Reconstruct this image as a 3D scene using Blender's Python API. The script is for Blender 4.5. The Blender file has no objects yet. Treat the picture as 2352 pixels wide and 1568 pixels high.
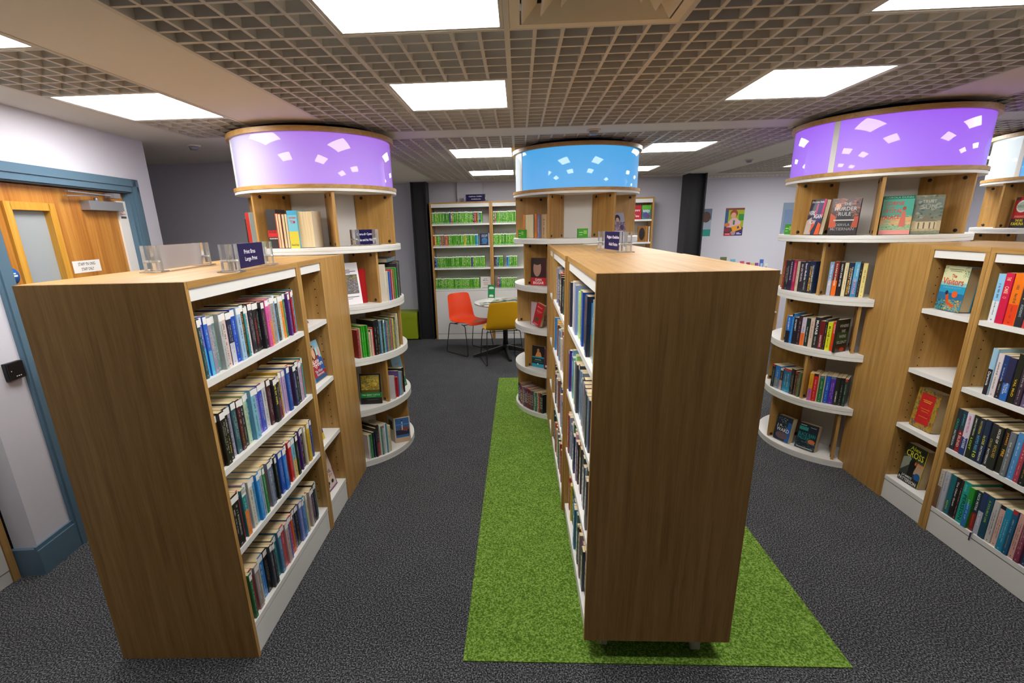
import bpy, math, random
from mathutils import Matrix, Vector
RND = random.Random(7)
SC = bpy.context.scene
COL = SC.collection
PI = math.pi
R = math.radians

# ------------------------------------------------------------------ colours
def lin(h, k=1.0):
    h = h.lstrip('#')
    if len(h) == 3: h = ''.join(c*2 for c in h)
    o = []
    for i in (0, 2, 4):
        c = int(h[i:i+2], 16)/255.0
        o.append(((c/12.92) if c <= .04045 else ((c+.055)/1.055)**2.4)*k)
    return (o[0], o[1], o[2], 1.0)

NAMED = {'black': '151515', 'charcoal': '3a3a3e', 'grey': '85878a', 'pale grey': 'bfc2c2', 'white': 'f0f0ec', 'cream': 'e6dcbc',
 'beige': 'c9b795', 'brown': '5e4026', 'dark brown': '35261a', 'red': 'c22126', 'dark red': '7c1c22', 'crimson': 'b01048', 'maroon': '4e1a24',
 'pink': 'e0579a', 'pale pink': 'e2b6b6', 'orange': 'e8781e', 'mustard': 'c49a1e', 'yellow': 'e6d829', 'lime green': '9ed33a', 'green': '2c8a3c',
 'dark green': '1f4030', 'mint green': 'a8d4bc', 'teal': '1f8a8c', 'dark teal': '1d5054', 'turquoise': '3ab8ae', 'sky blue': '6fb6e0', 'pale blue': 'aac8dc',
 'blue': '1f62b8', 'navy blue': '1a2550', 'slate blue': '5f7898', 'violet': '6a4fb0', 'lilac': 'a99cc8', 'purple': '4f2a72', 'dark purple': '2e1c40'}
_N = {k: lin(v) for k, v in NAMED.items()}
def cname(h):
    def rgb(x):
        x = x if len(x) == 6 else ''.join(c*2 for c in x)
        return [int(x[i:i+2], 16) for i in (0, 2, 4)]
    a = rgb(h)
    return min(NAMED, key=lambda k: sum(w*(p-q)**2 for w, p, q in zip((3, 4, 2), a, rgb(NAMED[k]))))
ORD = ('first second third fourth fifth sixth seventh eighth ninth tenth eleventh twelfth thirteenth fourteenth fifteenth sixteenth seventeenth '
       'eighteenth nineteenth twentieth').split()
def nth(i):
    i += 1
    if i <= 20: return ORD[i-1]
    if i == 30: return 'thirtieth'
    if i == 40: return 'fortieth'
    return ('twenty-', 'thirty-', 'forty-')[i//10-2] + ORD[i % 10-1]

# ------------------------------------------------------------------ materials
def mat(name, col=(.8, .8, .8, 1), rough=.5, **kw):
    m = bpy.data.materials.new(name); m.use_nodes = True
    b = m.node_tree.nodes['Principled BSDF']
    b.inputs['Base Color'].default_value = col
    b.inputs['Roughness'].default_value = rough
    for k, v in kw.items(): b.inputs[k.replace('_', ' ')].default_value = v
    return m
def nodes(m): return m.node_tree.nodes, m.node_tree.links, m.node_tree.nodes['Principled BSDF']
def ramp(nt, stops):
    r = nt.new('ShaderNodeValToRGB'); e = r.color_ramp.elements
    while len(e) < len(stops): e.new(.5)
    for x, (p, c) in zip(e, stops): x.position = p; x.color = c
    return r
def wood(name, axis, c1, c2, c3, scale=1.0, rough=.42):
    m = mat(name, lin(c1), rough); nt, lk, b = nodes(m)
    tc = nt.new('ShaderNodeTexCoord'); mp = nt.new('ShaderNodeMapping')
    s = [26*scale]*3; s[axis] = 1.1*scale; mp.inputs['Scale'].default_value = s
    lk.new(tc.outputs['Object'], mp.inputs['Vector'])
    n = nt.new('ShaderNodeTexNoise'); n.inputs['Scale'].default_value = 1.6; n.inputs['Detail'].default_value = 6; n.inputs['Distortion'].default_value = .35
    lk.new(mp.outputs['Vector'], n.inputs['Vector'])
    mp2 = nt.new('ShaderNodeMapping'); s2 = [150*scale]*3; s2[axis] = 5*scale; mp2.inputs['Scale'].default_value = s2
    lk.new(tc.outputs['Object'], mp2.inputs['Vector'])
    n2 = nt.new('ShaderNodeTexNoise'); n2.inputs['Scale'].default_value = 2.0; n2.inputs['Detail'].default_value = 3
    lk.new(mp2.outputs['Vector'], n2.inputs['Vector'])
    mx = nt.new('ShaderNodeMath'); mx.operation = 'MULTIPLY_ADD'; mx.inputs[1].default_value = .35
    lk.new(n2.outputs['Fac'], mx.inputs[0]); 
    m3 = nt.new('ShaderNodeMath'); m3.operation = 'MULTIPLY'; m3.inputs[1].default_value = .65
    lk.new(n.outputs['Fac'], m3.inputs[0]); lk.new(m3.outputs[0], mx.inputs[2])
    r = ramp(nt, [(.33, lin(c2)), (.5, lin(c1)), (.66, lin(c3))]); lk.new(mx.outputs[0], r.inputs['Fac'])
    lk.new(r.outputs['Color'], b.inputs['Base Color'])
    return m
def carpet(name, a, b_, c, scale):
    m = mat(name, lin(a), .95); nt, lk, b = nodes(m)
    b.inputs['Specular IOR Level'].default_value = .15
    tc = nt.new('ShaderNodeTexCoord')
    n = nt.new('ShaderNodeTexNoise'); n.inputs['Scale'].default_value = scale; n.inputs['Detail'].default_value = 4; n.inputs['Roughness'].default_value = .65
    lk.new(tc.outputs['Object'], n.inputs['Vector'])
    r = ramp(nt, [(.40, lin(a)), (.50, lin(b_)), (.62, lin(c))]); lk.new(n.outputs['Fac'], r.inputs['Fac'])
    n2 = nt.new('ShaderNodeTexNoise'); n2.inputs['Scale'].default_value = 5; n2.inputs['Detail'].default_value = 3; lk.new(tc.outputs['Object'], n2.inputs['Vector'])
    mx = nt.new('ShaderNodeMixRGB'); mx.blend_type = 'OVERLAY'; mx.inputs['Fac'].default_value = .18
    lk.new(r.outputs['Color'], mx.inputs['Color1']); lk.new(n2.outputs['Fac'], mx.inputs['Color2'])
    lk.new(mx.outputs['Color'], b.inputs['Base Color'])
    bp = nt.new('ShaderNodeBump'); bp.inputs['Strength'].default_value = .12; bp.inputs['Distance'].default_value = .002
    lk.new(n.outputs['Fac'], bp.inputs['Height']); lk.new(bp.outputs['Normal'], b.inputs['Normal'])
    return m
def painted(name, rough=.35, coat=0.0):
    m = mat(name, (1, 1, 1, 1), rough); nt, lk, b = nodes(m)
    a = nt.new('ShaderNodeAttribute'); a.attribute_name = 'Col'; lk.new(a.outputs['Color'], b.inputs['Base Color'])
    if coat: b.inputs['Coat Weight'].default_value = coat; b.inputs['Coat Roughness'].default_value = .12
    return m
def emit(name, col, s):
    m = mat(name, (.8, .8, .8, 1), .4, Emission_Color=col, Emission_Strength=s); return m

OAK = ('b18748', '9a7239', 'c19759')
M_OAKZ = wood('oak_laminate_upright', 2, *OAK)
M_OAKY = wood('oak_laminate_top', 1, *OAK)
M_OAKX = wood('oak_laminate_rim', 0, *OAK)
M_EDGE = wood('oak_edging', 2, 'b8904f', 'ab8346', 'c49c5c', .6)
M_DOOR = wood('door_veneer', 2, 'ba7c34', '9a5c1e', 'cc9244', .35, .3)
M_DOORF = wood('door_vision_frame', 2, 'd09a3c', 'bd8628', 'dca94a', .6, .35)
M_WHITE = mat('white_laminate', lin('e4e3de'), .4)
M_CORE = mat('white_board', lin('d2cfca'), .6)
M_WALL = mat('wall_paint', lin('d6d6e1'), .8)
M_WALLG = mat('grey_wall_paint', lin('a8a4a8'), .8)
M_CEIL = mat('ceiling_paint', lin('dcd6ca'), .8)
M_GRID = mat('ceiling_grid_paint', lin('cdc7bb'), .6)
M_PLEN = mat('plenum_board', lin('26241f'), .9)
M_VENT = mat('vent_paint', lin('e2d6bc'), .5)
M_CARP = carpet('grey_carpet', '18191c', '37383b', '7e7f82', 150)
M_GREEN = carpet('green_carpet', '426218', '62842c', '8cab52', 120)
M_BLUE = mat('blue_grey_gloss', lin('587589'), .3)
M_BLACK = mat('black_paint', lin('1c1d20'), .45)
M_BLK2 = mat('black_plastic', lin('101012'), .35)
M_DARK = mat('dark_void', lin('0a0a0a'), .9)
M_STEEL = mat('grey_metal', lin('a2a4ab'), .35, Metallic=.6)
M_COVER = painted('book_cover', .33, .25)
M_MATTE = painted('printed_paper', .6)
M_PAGE = mat('page_edges', lin('dcc79c'), .85)
nt, lk, b = nodes(M_PAGE)
tc = nt.new('ShaderNodeTexCoord'); mp = nt.new('ShaderNodeMapping'); mp.inputs['Scale'].default_value = (900, 4, 4)
n = nt.new('ShaderNodeTexNoise'); n.inputs['Scale'].default_value = 1; n.inputs['Detail'].default_value = 2
oi = nt.new('ShaderNodeObjectInfo')
r_ = ramp(nt, [(.3, lin('b99f70')), (.7, lin('ecdcb6'))]); lk.new(tc.outputs['Object'], mp.inputs['Vector']); lk.new(mp.outputs['Vector'], n.inputs['Vector'])
lk.new(n.outputs['Fac'], r_.inputs['Fac'])
hs = nt.new('ShaderNodeHueSaturation'); mr = nt.new('ShaderNodeMapRange'); mr.inputs['To Min'].default_value = .8; mr.inputs['To Max'].default_value = 1.08
lk.new(oi.outputs['Random'], mr.inputs['Value']); lk.new(mr.outputs['Result'], hs.inputs['Value']); lk.new(r_.outputs['Color'], hs.inputs['Color'])
lk.new(hs.outputs['Color'], b.inputs['Base Color'])
M_LAB = mat('white_sticker', lin('eceae6'), .45)
M_LIGHT = emit('light_diffuser', (1.0, .975, .945, 1), 20.0)
M_ACR = mat('clear_acrylic', (.95, .97, .97, 1), .04, Transmission_Weight=.85, IOR=1.2, Alpha=.55)
M_ACR2 = mat('clear_acrylic_block', (.93, .94, .94, 1), .05, Transmission_Weight=.9, IOR=1.45)
M_GLASS = mat('obscured_glass', lin('a9b2b6'), .25, Transmission_Weight=.15)
M_ORANGE = mat('orange_plastic', lin('e0400c'), .4)
M_YELL = mat('yellow_plastic', lin('d7a008'), .42)
M_LIME = mat('lime_vinyl', lin('93a80c'), .45)
M_CAST = mat('castor_plastic', lin('a8a08c'), .3)

def canopy_mat(name, c0, c1=None, strength=1.0):
    """back-lit acrylic; with c1 the LED colour changes round the drum (object-space angle)"""
    m = mat(name, (.25, .25, .28, 1), .06, Emission_Strength=strength); nt, lk, b = nodes(m)
    b.inputs['Specular IOR Level'].default_value = 0.0; b.inputs['Roughness'].default_value = .6
    b.inputs['Coat Weight'].default_value = .6; b.inputs['Coat Roughness'].default_value = 0.0; b.inputs['Coat IOR'].default_value = 1.5
    tc = nt.new('ShaderNodeTexCoord'); sp = nt.new('ShaderNodeSeparateXYZ'); lk.new(tc.outputs['Object'], sp.inputs[0])
    if c1 is None:
        b.inputs['Emission Color'].default_value = c0
    else:
        mr = nt.new('ShaderNodeMapRange'); mr.inputs['From Min'].default_value = -.42; mr.inputs['From Max'].default_value = .12; mr.interpolation_type = 'SMOOTHSTEP'
        lk.new(sp.outputs['X'], mr.inputs['Value'])
        mx = nt.new('ShaderNodeMixRGB'); mx.inputs['Color1'].default_value = c0; mx.inputs['Color2'].default_value = c1
        lk.new(mr.outputs['Result'], mx.inputs['Fac']); lk.new(mx.outputs['Color'], b.inputs['Emission Color'])
    return m
M_PUR_A = canopy_mat('backlit_white_to_violet', lin('bcb2dc'), lin('9d62de'))
M_PUR = canopy_mat('backlit_violet', lin('9650ee'))
M_BLU = canopy_mat('backlit_blue', lin('279ee0'))
M_WHT = canopy_mat('backlit_white', lin('cfdde0'))

# ------------------------------------------------------------------ mesh builder
class MB:
    def __init__(s): s.v = []; s.f = []; s.m = []; s.c = []; s.sm = []
    def add(s, vs, fs, mi=0, col=None, smooth=False):
        o = len(s.v); s.v += [tuple(p) for p in vs]
        for f in fs:
            s.f.append([o+i for i in f]); s.m.append(mi); s.c.append(col or (1, 1, 1, 1)); s.sm.append(smooth)
    def box(s, x0, y0, z0, x1, y1, z1, mi=0, col=None):
        s.add([(x0, y0, z0), (x1, y0, z0), (x1, y1, z0), (x0, y1, z0), (x0, y0, z1), (x1, y0, z1), (x1, y1, z1), (x0, y1, z1)],
              [(0, 3, 2, 1), (4, 5, 6, 7), (0, 1, 5, 4), (1, 2, 6, 5), (2, 3, 7, 6), (3, 0, 4, 7)], mi, col); return s
    def prism(s, pts, z0, z1, mi=0, col=None, smooth=False):
        n = len(pts)
        s.add([(p[0], p[1], z0) for p in pts]+[(p[0], p[1], z1) for p in pts], [(i, (i+1) % n, n+(i+1) % n, n+i) for i in range(n)], mi, col, smooth)
        s.add([(p[0], p[1], z0) for p in pts], [tuple(range(n))[::-1]], mi, col); s.add([(p[0], p[1], z1) for p in pts], [tuple(range(n))], mi, col); return s
    def obox(s, c, u, v, w, mi=0, col=None):
        c, u, v, w = map(Vector, (c, u, v, w)); P = []
        for sz in (-1, 1):
            for sx, sy in ((-1, -1), (1, -1), (1, 1), (-1, 1)): P.append(c+u*sx+v*sy+w*sz)
        s.add(P, [(0, 3, 2, 1), (4, 5, 6, 7), (0, 1, 5, 4), (1, 2, 6, 5), (2, 3, 7, 6), (3, 0, 4, 7)], mi, col); return s
    def lathe(s, prof, n=72, mi=0, a0=0, a1=2*PI, closed=True, smooth=True, cx=0, cy=0):
        k = n if closed else n+1; vs = []
        for i in range(k):
            a = a0+(a1-a0)*i/n
            for r, z in prof: vs.append((cx+r*math.cos(a), cy+r*math.sin(a), z))
        L = len(prof); fs = []
        for i in range(n):
            j = (i+1) % k
            for q in range(L-1): fs.append((i*L+q, j*L+q, j*L+q+1, i*L+q+1))
        s.add(vs, fs, mi, None, smooth); return s
    def tube(s, pts, r, n=8, mi=0, cap=True):
        pts = [Vector(p) for p in pts]; rings = []; up = Vector((0, 0, 1))
        prev = None
        for i, p in enumerate(pts):
            t = ((pts[min(i+1, len(pts)-1)]-p).normalized()+(p-pts[max(i-1, 0)]).normalized()).normalized()
            if prev is None:
                a = t.cross(up if abs(t.z) < .9 else Vector((1, 0, 0))).normalized()
            else:
                a = (prev-t*prev.dot(t)).normalized()
            prev = a; b = t.cross(a)
            rr = r[i] if isinstance(r, (list, tuple)) else r
            rings.append([p+a*rr*math.cos(2*PI*k/n)+b*rr*math.sin(2*PI*k/n) for k in range(n)])
        vs = [q for g in rings for q in g]; fs = []
        for i in range(len(pts)-1):
            for k in range(n): fs.append((i*n+k, i*n+(k+1) % n, (i+1)*n+(k+1) % n, (i+1)*n+k))
        if cap: fs += [tuple(range(n))[::-1], tuple(range((len(pts)-1)*n, len(pts)*n))]
        s.add(vs, fs, mi, None, True); return s
    def mesh(s, name, mats):
        me = bpy.data.meshes.new(name); me.from_pydata(s.v, [], s.f)
        for m in mats: me.materials.append(m)
        me.polygons.foreach_set('material_index', s.m); me.polygons.foreach_set('use_smooth', s.sm)
        if any(m in (M_COVER, M_MATTE) for m in mats):
            ca = me.color_attributes.new('Col', 'FLOAT_COLOR', 'CORNER'); d = []
            for f, c in zip(s.f, s.c): d += list(c)*len(f)
            ca.data.foreach_set('color', d)
        me.update(); return me
    def build(s, name, mats, parent=None, loc=(0, 0, 0), rz=0):
        if not isinstance(mats, (list, tuple)): mats = [mats]
        o = bpy.data.objects.new(name, s.mesh(name, mats)); COL.objects.link(o)
        o.location = loc; o.rotation_euler = (0, 0, rz)
        if parent: o.parent = parent
        return o
def tag(o, label, cat, group=None):
    o['label'] = label; o['category'] = cat
    if group: o['group'] = group
    return o
def empty(name, loc=(0, 0, 0), rz=0, label=None, cat=None, group=None):
    o = bpy.data.objects.new(name, None); COL.objects.link(o); o.location = loc; o.rotation_euler = (0, 0, rz); o.empty_display_size = .1
    if label: tag(o, label, cat, group)
    return o
def struct(o): o['kind'] = 'structure'; return o
def fillet(pts, r=.04, k=4):
    pts = [Vector(p) for p in pts]; out = [pts[0]]
    for i in range(1, len(pts)-1):
        a, b, c = pts[i-1], pts[i], pts[i+1]; u = (a-b); v = (c-b); q = min(r, u.length*.45, v.length*.45)
        p0 = b+u.normalized()*q; p1 = b+v.normalized()*q
        for j in range(k+1):
            t = j/k; out.append(p0*(1-t)**2+b*2*t*(1-t)+p1*t*t)
    out.append(pts[-1]); return out

# ------------------------------------------------------------------ text and printed art
_T = {}
def textmesh(t):
    if t in _T: return _T[t]
    cu = bpy.data.curves.new('txt', 'FONT'); cu.body = t; cu.resolution_u = 2; cu.offset = .012; cu.align_x = 'CENTER'
    ob = bpy.data.objects.new('txt', cu); COL.objects.link(ob)
    dg = bpy.context.evaluated_depsgraph_get(); ev = ob.evaluated_get(dg); me = ev.to_mesh()
    vs = [(v.co.x, v.co.y) for v in me.vertices]; fs = [tuple(p.vertices) for p in me.polygons]
    ev.to_mesh_clear(); COL.objects.unlink(ob); bpy.data.objects.remove(ob); bpy.data.curves.remove(cu)
    x0 = min(v[0] for v in vs); x1 = max(v[0] for v in vs); y0 = min(v[1] for v in vs); y1 = max(v[1] for v in vs)
    vs = [((x-x0)/(x1-x0), (y-y0)/(y1-y0)) for x, y in vs]
    _T[t] = (vs, fs); return _T[t]
class Art:
    """flat printed shapes on a plane O + u*U + v*V, lifted along N"""
    def __init__(s, mb, O, U, V, N, mi=0, e=.00025):
        s.mb, s.O, s.U, s.V, s.N, s.mi, s.e, s.k = mb, Vector(O), Vector(U), Vector(V), Vector(N), mi, e, 1
    def _p(s, pts, fs, col):
        c01 = lambda q: min(1.0, max(0.0, q))
        s.mb.add([s.O+s.U*c01(u)+s.V*c01(v)+s.N*(s.e*s.k) for u, v in pts], fs, s.mi, lin(col)); s.k += .35
    def rect(s, x0, y0, x1, y1, c): s._p([(x0, y0), (x1, y0), (x1, y1), (x0, y1)], [(0, 1, 2, 3)], c)
    def ell(s, cx, cy, rx, ry, c, n=16): s._p([(cx+rx*math.cos(2*PI*i/n), cy+ry*math.sin(2*PI*i/n)) for i in range(n)], [tuple(range(n))], c)
    def poly(s, pts, c): s._p(pts, [tuple(range(len(pts)))], c)
    def text(s, t, x0, y0, w, h, c):
        vs, fs = textmesh(t); s._p([(x0+x*w, y0+y*h) for x, y in vs], fs, c)
    def mosaic(s, x0, y0, x1, y1, cols, n=90, k=.08, seed=1):
        rn = random.Random(seed); cols = cols.split(); w = x1-x0; h = y1-y0
        for c in cols:
            pts = []; fs = []
            for _ in range(n//len(cols)):
                cx, cy = rn.uniform(x0, x1), rn.uniform(y0, y1); a = rn.uniform(0, 3); r = rn.uniform(.3, 1)*k; q = len(pts)
                for j in range(4):
                    t = a+j*PI/2+rn.uniform(-.4, .4); pts.append((min(x1, max(x0, cx+r*w*math.cos(t))), min(y1, max(y0, cy+r*h*.7*math.sin(t)))))
                fs.append((q, q+1, q+2, q+3))
            s._p(pts, fs, c)
    def run(s, items):
        for it in items: getattr(s, {'r': 'rect', 'e': 'ell', 'p': 'poly', 't': 'text', 'm': 'mosaic'}[it[0]])(*it[1:])
def marks(art, u0, u1, v0, v1, col, rnd, step=.03):
    """unreadable lettering: small blocks in a line"""
    u = u0
    quads = []
    while u < u1:
        w = step*rnd.uniform(.35, .8)
        if rnd.random() < .84: quads.append((u, v0+(v1-v0)*rnd.choice((0, 0, .12)), min(u+w, u1), v1-(v1-v0)*rnd.choice((0, 0, .25))))
        u += step*rnd.uniform(.8, 1.0)
    pts = []; fs = []
    for a, b, c, d in quads:
        k = len(pts); pts += [(a, b), (c, b), (c, d), (a, d)]; fs.append((k, k+1, k+2, k+3))
    if fs: art._p(pts, fs, col)
def blend(a, b, k):
    f = lambda h, i: int(h[i:i+2], 16)
    return ''.join('%02x' % int(f(a, i)*(1-k)+f(b, i)*k) for i in (0, 2, 4))

# ------------------------------------------------------------------ books
def lum(h):
    c = lin(h); return .3*c[0]+.6*c[1]+.1*c[2]
def spine_book(col, t, h, d, hard=False, title=None, tcol=None, bands=(), sticker=False, rnd=None, loc=(0, 0, 0), rz=0, name='book', flip=False, lean=0):
    """stands with its spine at local y=0 looking to -y; thickness along x; origin at the foot of the spine"""
    rnd = rnd or RND
    mb = MB(); c = lin(col); bt = .0022 if hard else .0006
    e = min(.0022, t*.2)
    mb.prism([(-t/2, e), (-t/2+e, 0), (t/2-e, 0), (t/2, e), (t/2, .004), (-t/2, .004)], 0, h, 0, c)
    for s in (-1, 1):
        x0, x1 = sorted((s*t/2, s*(t/2-bt))); mb.box(x0, .003, 0, x1, d, h, 0, c)
    a = Art(mb, (-t/2+e, 0, h), (0, 0, -h), (t-2*e, 0, 0), (0, -1, 0))
    for u0, u1, cc in bands: a.rect(u0, 0, u1, 1, cc)
    tc_ = tcol or ('f0ede2' if lum(col) < .28 else '2a2a30')
    if title:
        n = len(title)
        for i, tt in enumerate(title):
            if isinstance(tt, str): tt = (tt, tc_)
            if tt[0] == 'H': Art(mb, (-t/2+e, 0, 0), (t-2*e, 0, 0), (0, 0, h), (0, -1, 0), 0, .0008).text(*tt[1:]); continue
            k = (tt[2], tt[3]) if len(tt) > 2 else (.16 + .78*i/n, .16+.78*(i+1)/n-.03)
            vv = (tt[4], tt[5]) if len(tt) > 4 else (.24, .76)
            a.text(tt[0], k[0], vv[0], k[1]-k[0], vv[1]-vv[0], tt[1])
    elif t > .011:
        a0 = .2; m_ = rnd.uniform(.42, .6); tc_ = blend(col, tc_, .62)
        if rnd.random() < .35 and t > .024:
            marks(a, a0, .8, .58, .76, tc_, rnd, .026); marks(a, a0+.05, .72, .26, .4, tc_, rnd, .022)
        else:
            marks(a, a0, m_, .36, .66, tc_, rnd, .026); marks(a, m_+.06, .86, .39, .58, rnd.choice((tc_, tc_, 'b8963c')) if lum(col) < .2 else tc_, rnd, .022)
        a.rect(.935, .4, .96, .6, tc_)
    if rnd.random() < .22 and not title: a.rect(0, 0, .09, 1, rnd.choice(('d9d5c8', '202226', '5b6f86', 'b03030')))
    o = mb.build(name, [M_COVER], None, loc, rz)
    p = MB(); ins = .003 if hard else .0006
    p.box(-t/2+bt, .004, ins, t/2-bt, d-(.003 if hard else .0004), h-ins)
    pg = p.build('pages', M_PAGE, o)
    if sticker:
        q = MB(); z1 = h-.004; q.box(-t/2+e*.5, -.0006, z1-.026, t/2-e*.5, -.0002, z1)
        q.build('spine_label', M_LAB, o)
    if lean: o.rotation_euler = (0, lean, rz)
    return o
def face_book(w, h, t, base, items, loc, rz, lean=.16, hard=False, spine=None, name='book', pages=True):
    """cover looks to local -y, leaning back; origin at the middle of the foot of the cover"""
    mb = MB(); c = lin(base); bt = .0025 if hard else .0012
    mb.box(-w/2, 0, 0, w/2, bt, h, 0, c); mb.box(-w/2, t-bt, 0, w/2, t, h, 0, c)
    mb.box(-w/2-.001, 0, 0, -w/2+.003, t, h, 0, lin(spine or base))
    a = Art(mb, (-w/2, 0, 0), (w, 0, 0), (0, 0, h), (0, -1, 0)); a.run(items)
    o = mb.build(name, [M_COVER], None, loc)
    o.rotation_mode = 'XYZ'; o.rotation_euler = (-lean, 0, rz); o.location.z += t*math.sin(lean)
    if pages:
        p = MB(); ins = .003 if hard else .001; p.box(-w/2+.003, bt, ins, w/2-(.004 if hard else .001), t-bt, h-ins)
        pg = p.build('pages', M_PAGE, o)
    return o

class Frame:
    def __init__(s, x, y, a=0): s.x, s.y, s.a = x, y, a
    def __call__(s, p):
        c, q = math.cos(s.a), math.sin(s.a); return (s.x+p[0]*c-p[1]*q, s.y+p[0]*q+p[1]*c, p[2])

COUNT = {'book': 0}
def shelf_row(fr, side, xf, y0, y1, z, specs, where, group, kind='paperback', h=(.205, .225), d=(.135, .15), sticker=False, seed=1, titles=None,
              order=1, setback=(.008, .03), hard=False, bands=None, anchor='end', name='book', merge=None):
    """side=+1: spines look to +x (first book nearest y0); side=-1: spines look to -x, first book at y1 end"""
    rnd = random.Random(seed); titles = titles or {}; bands = bands or {}
    P = []
    for sp in specs.split():
        q = sp.split(':'); P.append((q[0], float(q[1]) if len(q) > 1 else rnd.uniform(.85, 1.15)))
    tot = sum(w for _, w in P); n = len(P); gap = .0005; span = abs(y1-y0)-gap*n
    y = y0 if side > 0 else y1
    for i, (c, w) in enumerate(P):
        t = span*w/tot; hh = rnd.uniform(*h); dd = rnd.uniform(*d); sb = rnd.uniform(*setback)
        yc = y+t/2 if side > 0 else y-t/2
        y = y+t+gap if side > 0 else y-t-gap
        cs = c.split('/')
        bd = list(bands.get(i, []))
        if len(cs) > 1: bd.append((rnd.uniform(.4, .62), 1, cs[1]))
        loc = fr((xf-side*sb, yc, z+.0005)); rz = fr.a+side*PI/2
        if merge is not None:
            merge.append((cs[0], t, hh, dd, loc, rz, bd)); continue
        o = spine_book(cs[0], t, hh, dd, hard, titles.get(i), None, bd, sticker, rnd, loc, rz, name)
        tag(o, '%s %s, %s %s' % (cname(cs[0]), kind, nth(i), where), 'book', group)
        COUNT['book'] += 1

# ------------------------------------------------------------------ room shell
H = 2.42
struct(MB().box(-5.2, -4.6, -.1, 7.0, 6.3, 0).build('floor', M_CARP))
g = MB().box(-.217, -.362, .0, 1.374, 3.61, .005).build('green_carpet', M_GREEN)
tag(g, 'bright green carpet strip set in the grey carpet under the middle bookcase run', 'carpet')
struct(MB().box(-5.2, 6.08, 0, 7.0, 6.2, 2.75).build('wall_back', M_WALL))
struct(MB().box(6.9, -4.6, 0, 7.0, 6.08, 2.75).build('wall_right', M_WALL))
struct(MB().box(-5.2, -4.6, 0, 7.0, -4.5, 2.75).build('wall_front', M_WALL))
struct(MB().box(-5.2, -4.5, 0, -5.1, 6.08, 2.75).build('wall_left', M_WALL))
struct(MB().box(-5.1, 3.08, 0, -2.4, 6.08, 2.42).build('wall_alcove', M_WALL))
# pilaster above the wall bookcase
struct(MB().box(-.908, 6.0, 2.125, -.504, 6.08, 2.42).build('trim_1', M_WALL))
# slotted pelmet at the top of the back wall, right of the pillar
mb = MB(); mb.box(2.75, 5.98, 2.38, 6.8, 6.08, 2.42)
mb.box(2.75, 5.93, 2.395, 6.8, 5.98, 2.42)
for i in range(60): mb.box(2.85+i*.06, 5.925, 2.385, 2.85+i*.06+.03, 5.94, 2.4, 1)
struct(mb.build('trim_2', [M_CEIL, M_LAB]))
# door wall on the left, slightly turned
WF = Frame(-2.562, .158, math.atan(.115)); L = 1.715
wl = MB()
D0, D1, DZ = .30, 1.45, 2.06
wl.box(-.12, 0, 0, 0, D0, H); wl.box(-.12, D1, 0, 0, L, H); wl.box(-.12, D0, DZ, 0, D1, H)
struct(wl.build('wall_left', M_WALL, None, (WF.x, WF.y, 0), WF.a))
struct(MB().box(-5.1, -4.5, 0, -2.98, .3, H).build('wall_left', M_WALL))
# white cupboard with oak edge, left of the corner
cb = empty('tall_cupboard', (-2.68, .12, 0), 0, 'white cupboard with an oak edge strip at the far left below the wall switch', 'cupboard')
MB().box(-.28, -1.6, .0, 0, -.002, 2.1).build('body', M_WHITE, cb)
MB().box(0, -.036, .0, .018, -.002, 2.1).build('edge_strip', M_EDGE, cb)
MB().box(0, -1.6, .075, .014, -.040, 2.05).build('door', M_WHITE, cb)
MB().box(0, -1.6, 0, .012, -.040, .068).build('plinth', M_WHITE, cb)
# blue skirting
mb = MB()
mb.box(0, -.022, 0, .02, D0-.06, .15); mb.box(0, -.022, .15, .012, D0-.06, .172); mb.box(-.13, -.022, 0, 0, 0, .16)
mb.box(0, D1+.085, 0, .02, L, .15)
struct(mb.build('baseboard_left', M_BLUE, None, (WF.x, WF.y, 0), WF.a))
# door frame
mb = MB()
for (a, b_) in ((D0-.07, D0+.018), (D1-.012, D1+.078)):
    mb.box(0, a, 0, .018, b_, 2.135); mb.box(.018, a+.012, 0, .026, a+.05, 2.12)
mb.box(0, D0-.07, 2.048, .018, D1+.078, 2.135); mb.box(.018, D0-.06, 2.085, .026, D1+.066, 2.122)
mb.box(-.12, D0, 0, 0, D0+.028, DZ); mb.box(-.12, D1-.03, 0, 0, D1, DZ); mb.box(-.12, D0, 2.04, 0, D1, DZ)
mb.box(-.12, D0+.028, 0, -.095, D0+.045, 2.045); mb.box(-.12, D1-.047, 0, -.095, D1-.03, 2.045); mb.box(-.12, D0, 2.025, -.095, D1, 2.045)
struct(mb.build('trim_3', M_BLUE, None, (WF.x, WF.y, 0), WF.a))
# door leaf
dr = empty('door_1', (WF.x, WF.y, 0), WF.a); struct(dr)
LX0, LX1 = -.09, -.046
V0, V1, VZ0, VZ1 = .475, .735, .95, 1.905
mb = MB(); a0, a1 = D0+.03, D1-.032
mb.box(LX0, a0, .008, LX1, V0, 2.036); mb.box(LX0, V1, .008, LX1, a1, 2.036); mb.box(LX0, V0, .008, LX1, V1, VZ0); mb.box(LX0, V0, VZ1, LX1, V1, 2.036)
mb.build('door_leaf', M_DOOR, dr)
mb = MB(); q = .038
for (y0, z0, y1, z1) in ((V0-q, VZ0-q, V0+.006, VZ1+q), (V1-.006, VZ0-q, V1+q, VZ1+q), (V0, VZ0-q, V1, VZ0+.004), (V0, VZ1-.004, V1, VZ1+q)): mb.box(LX1-.03, y0, z0, LX1+.014, y1, z1)
mb.build('vision_frame', M_DOORF, dr)
mb = MB().box(LX0+.015, V0, VZ0, LX0+.022, V1, VZ1); mb.build('vision_glass', M_GLASS, dr)
mb = MB(); mb.box(LX1, 1.325, .1, LX1+.012, 1.418, 1.985)
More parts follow.
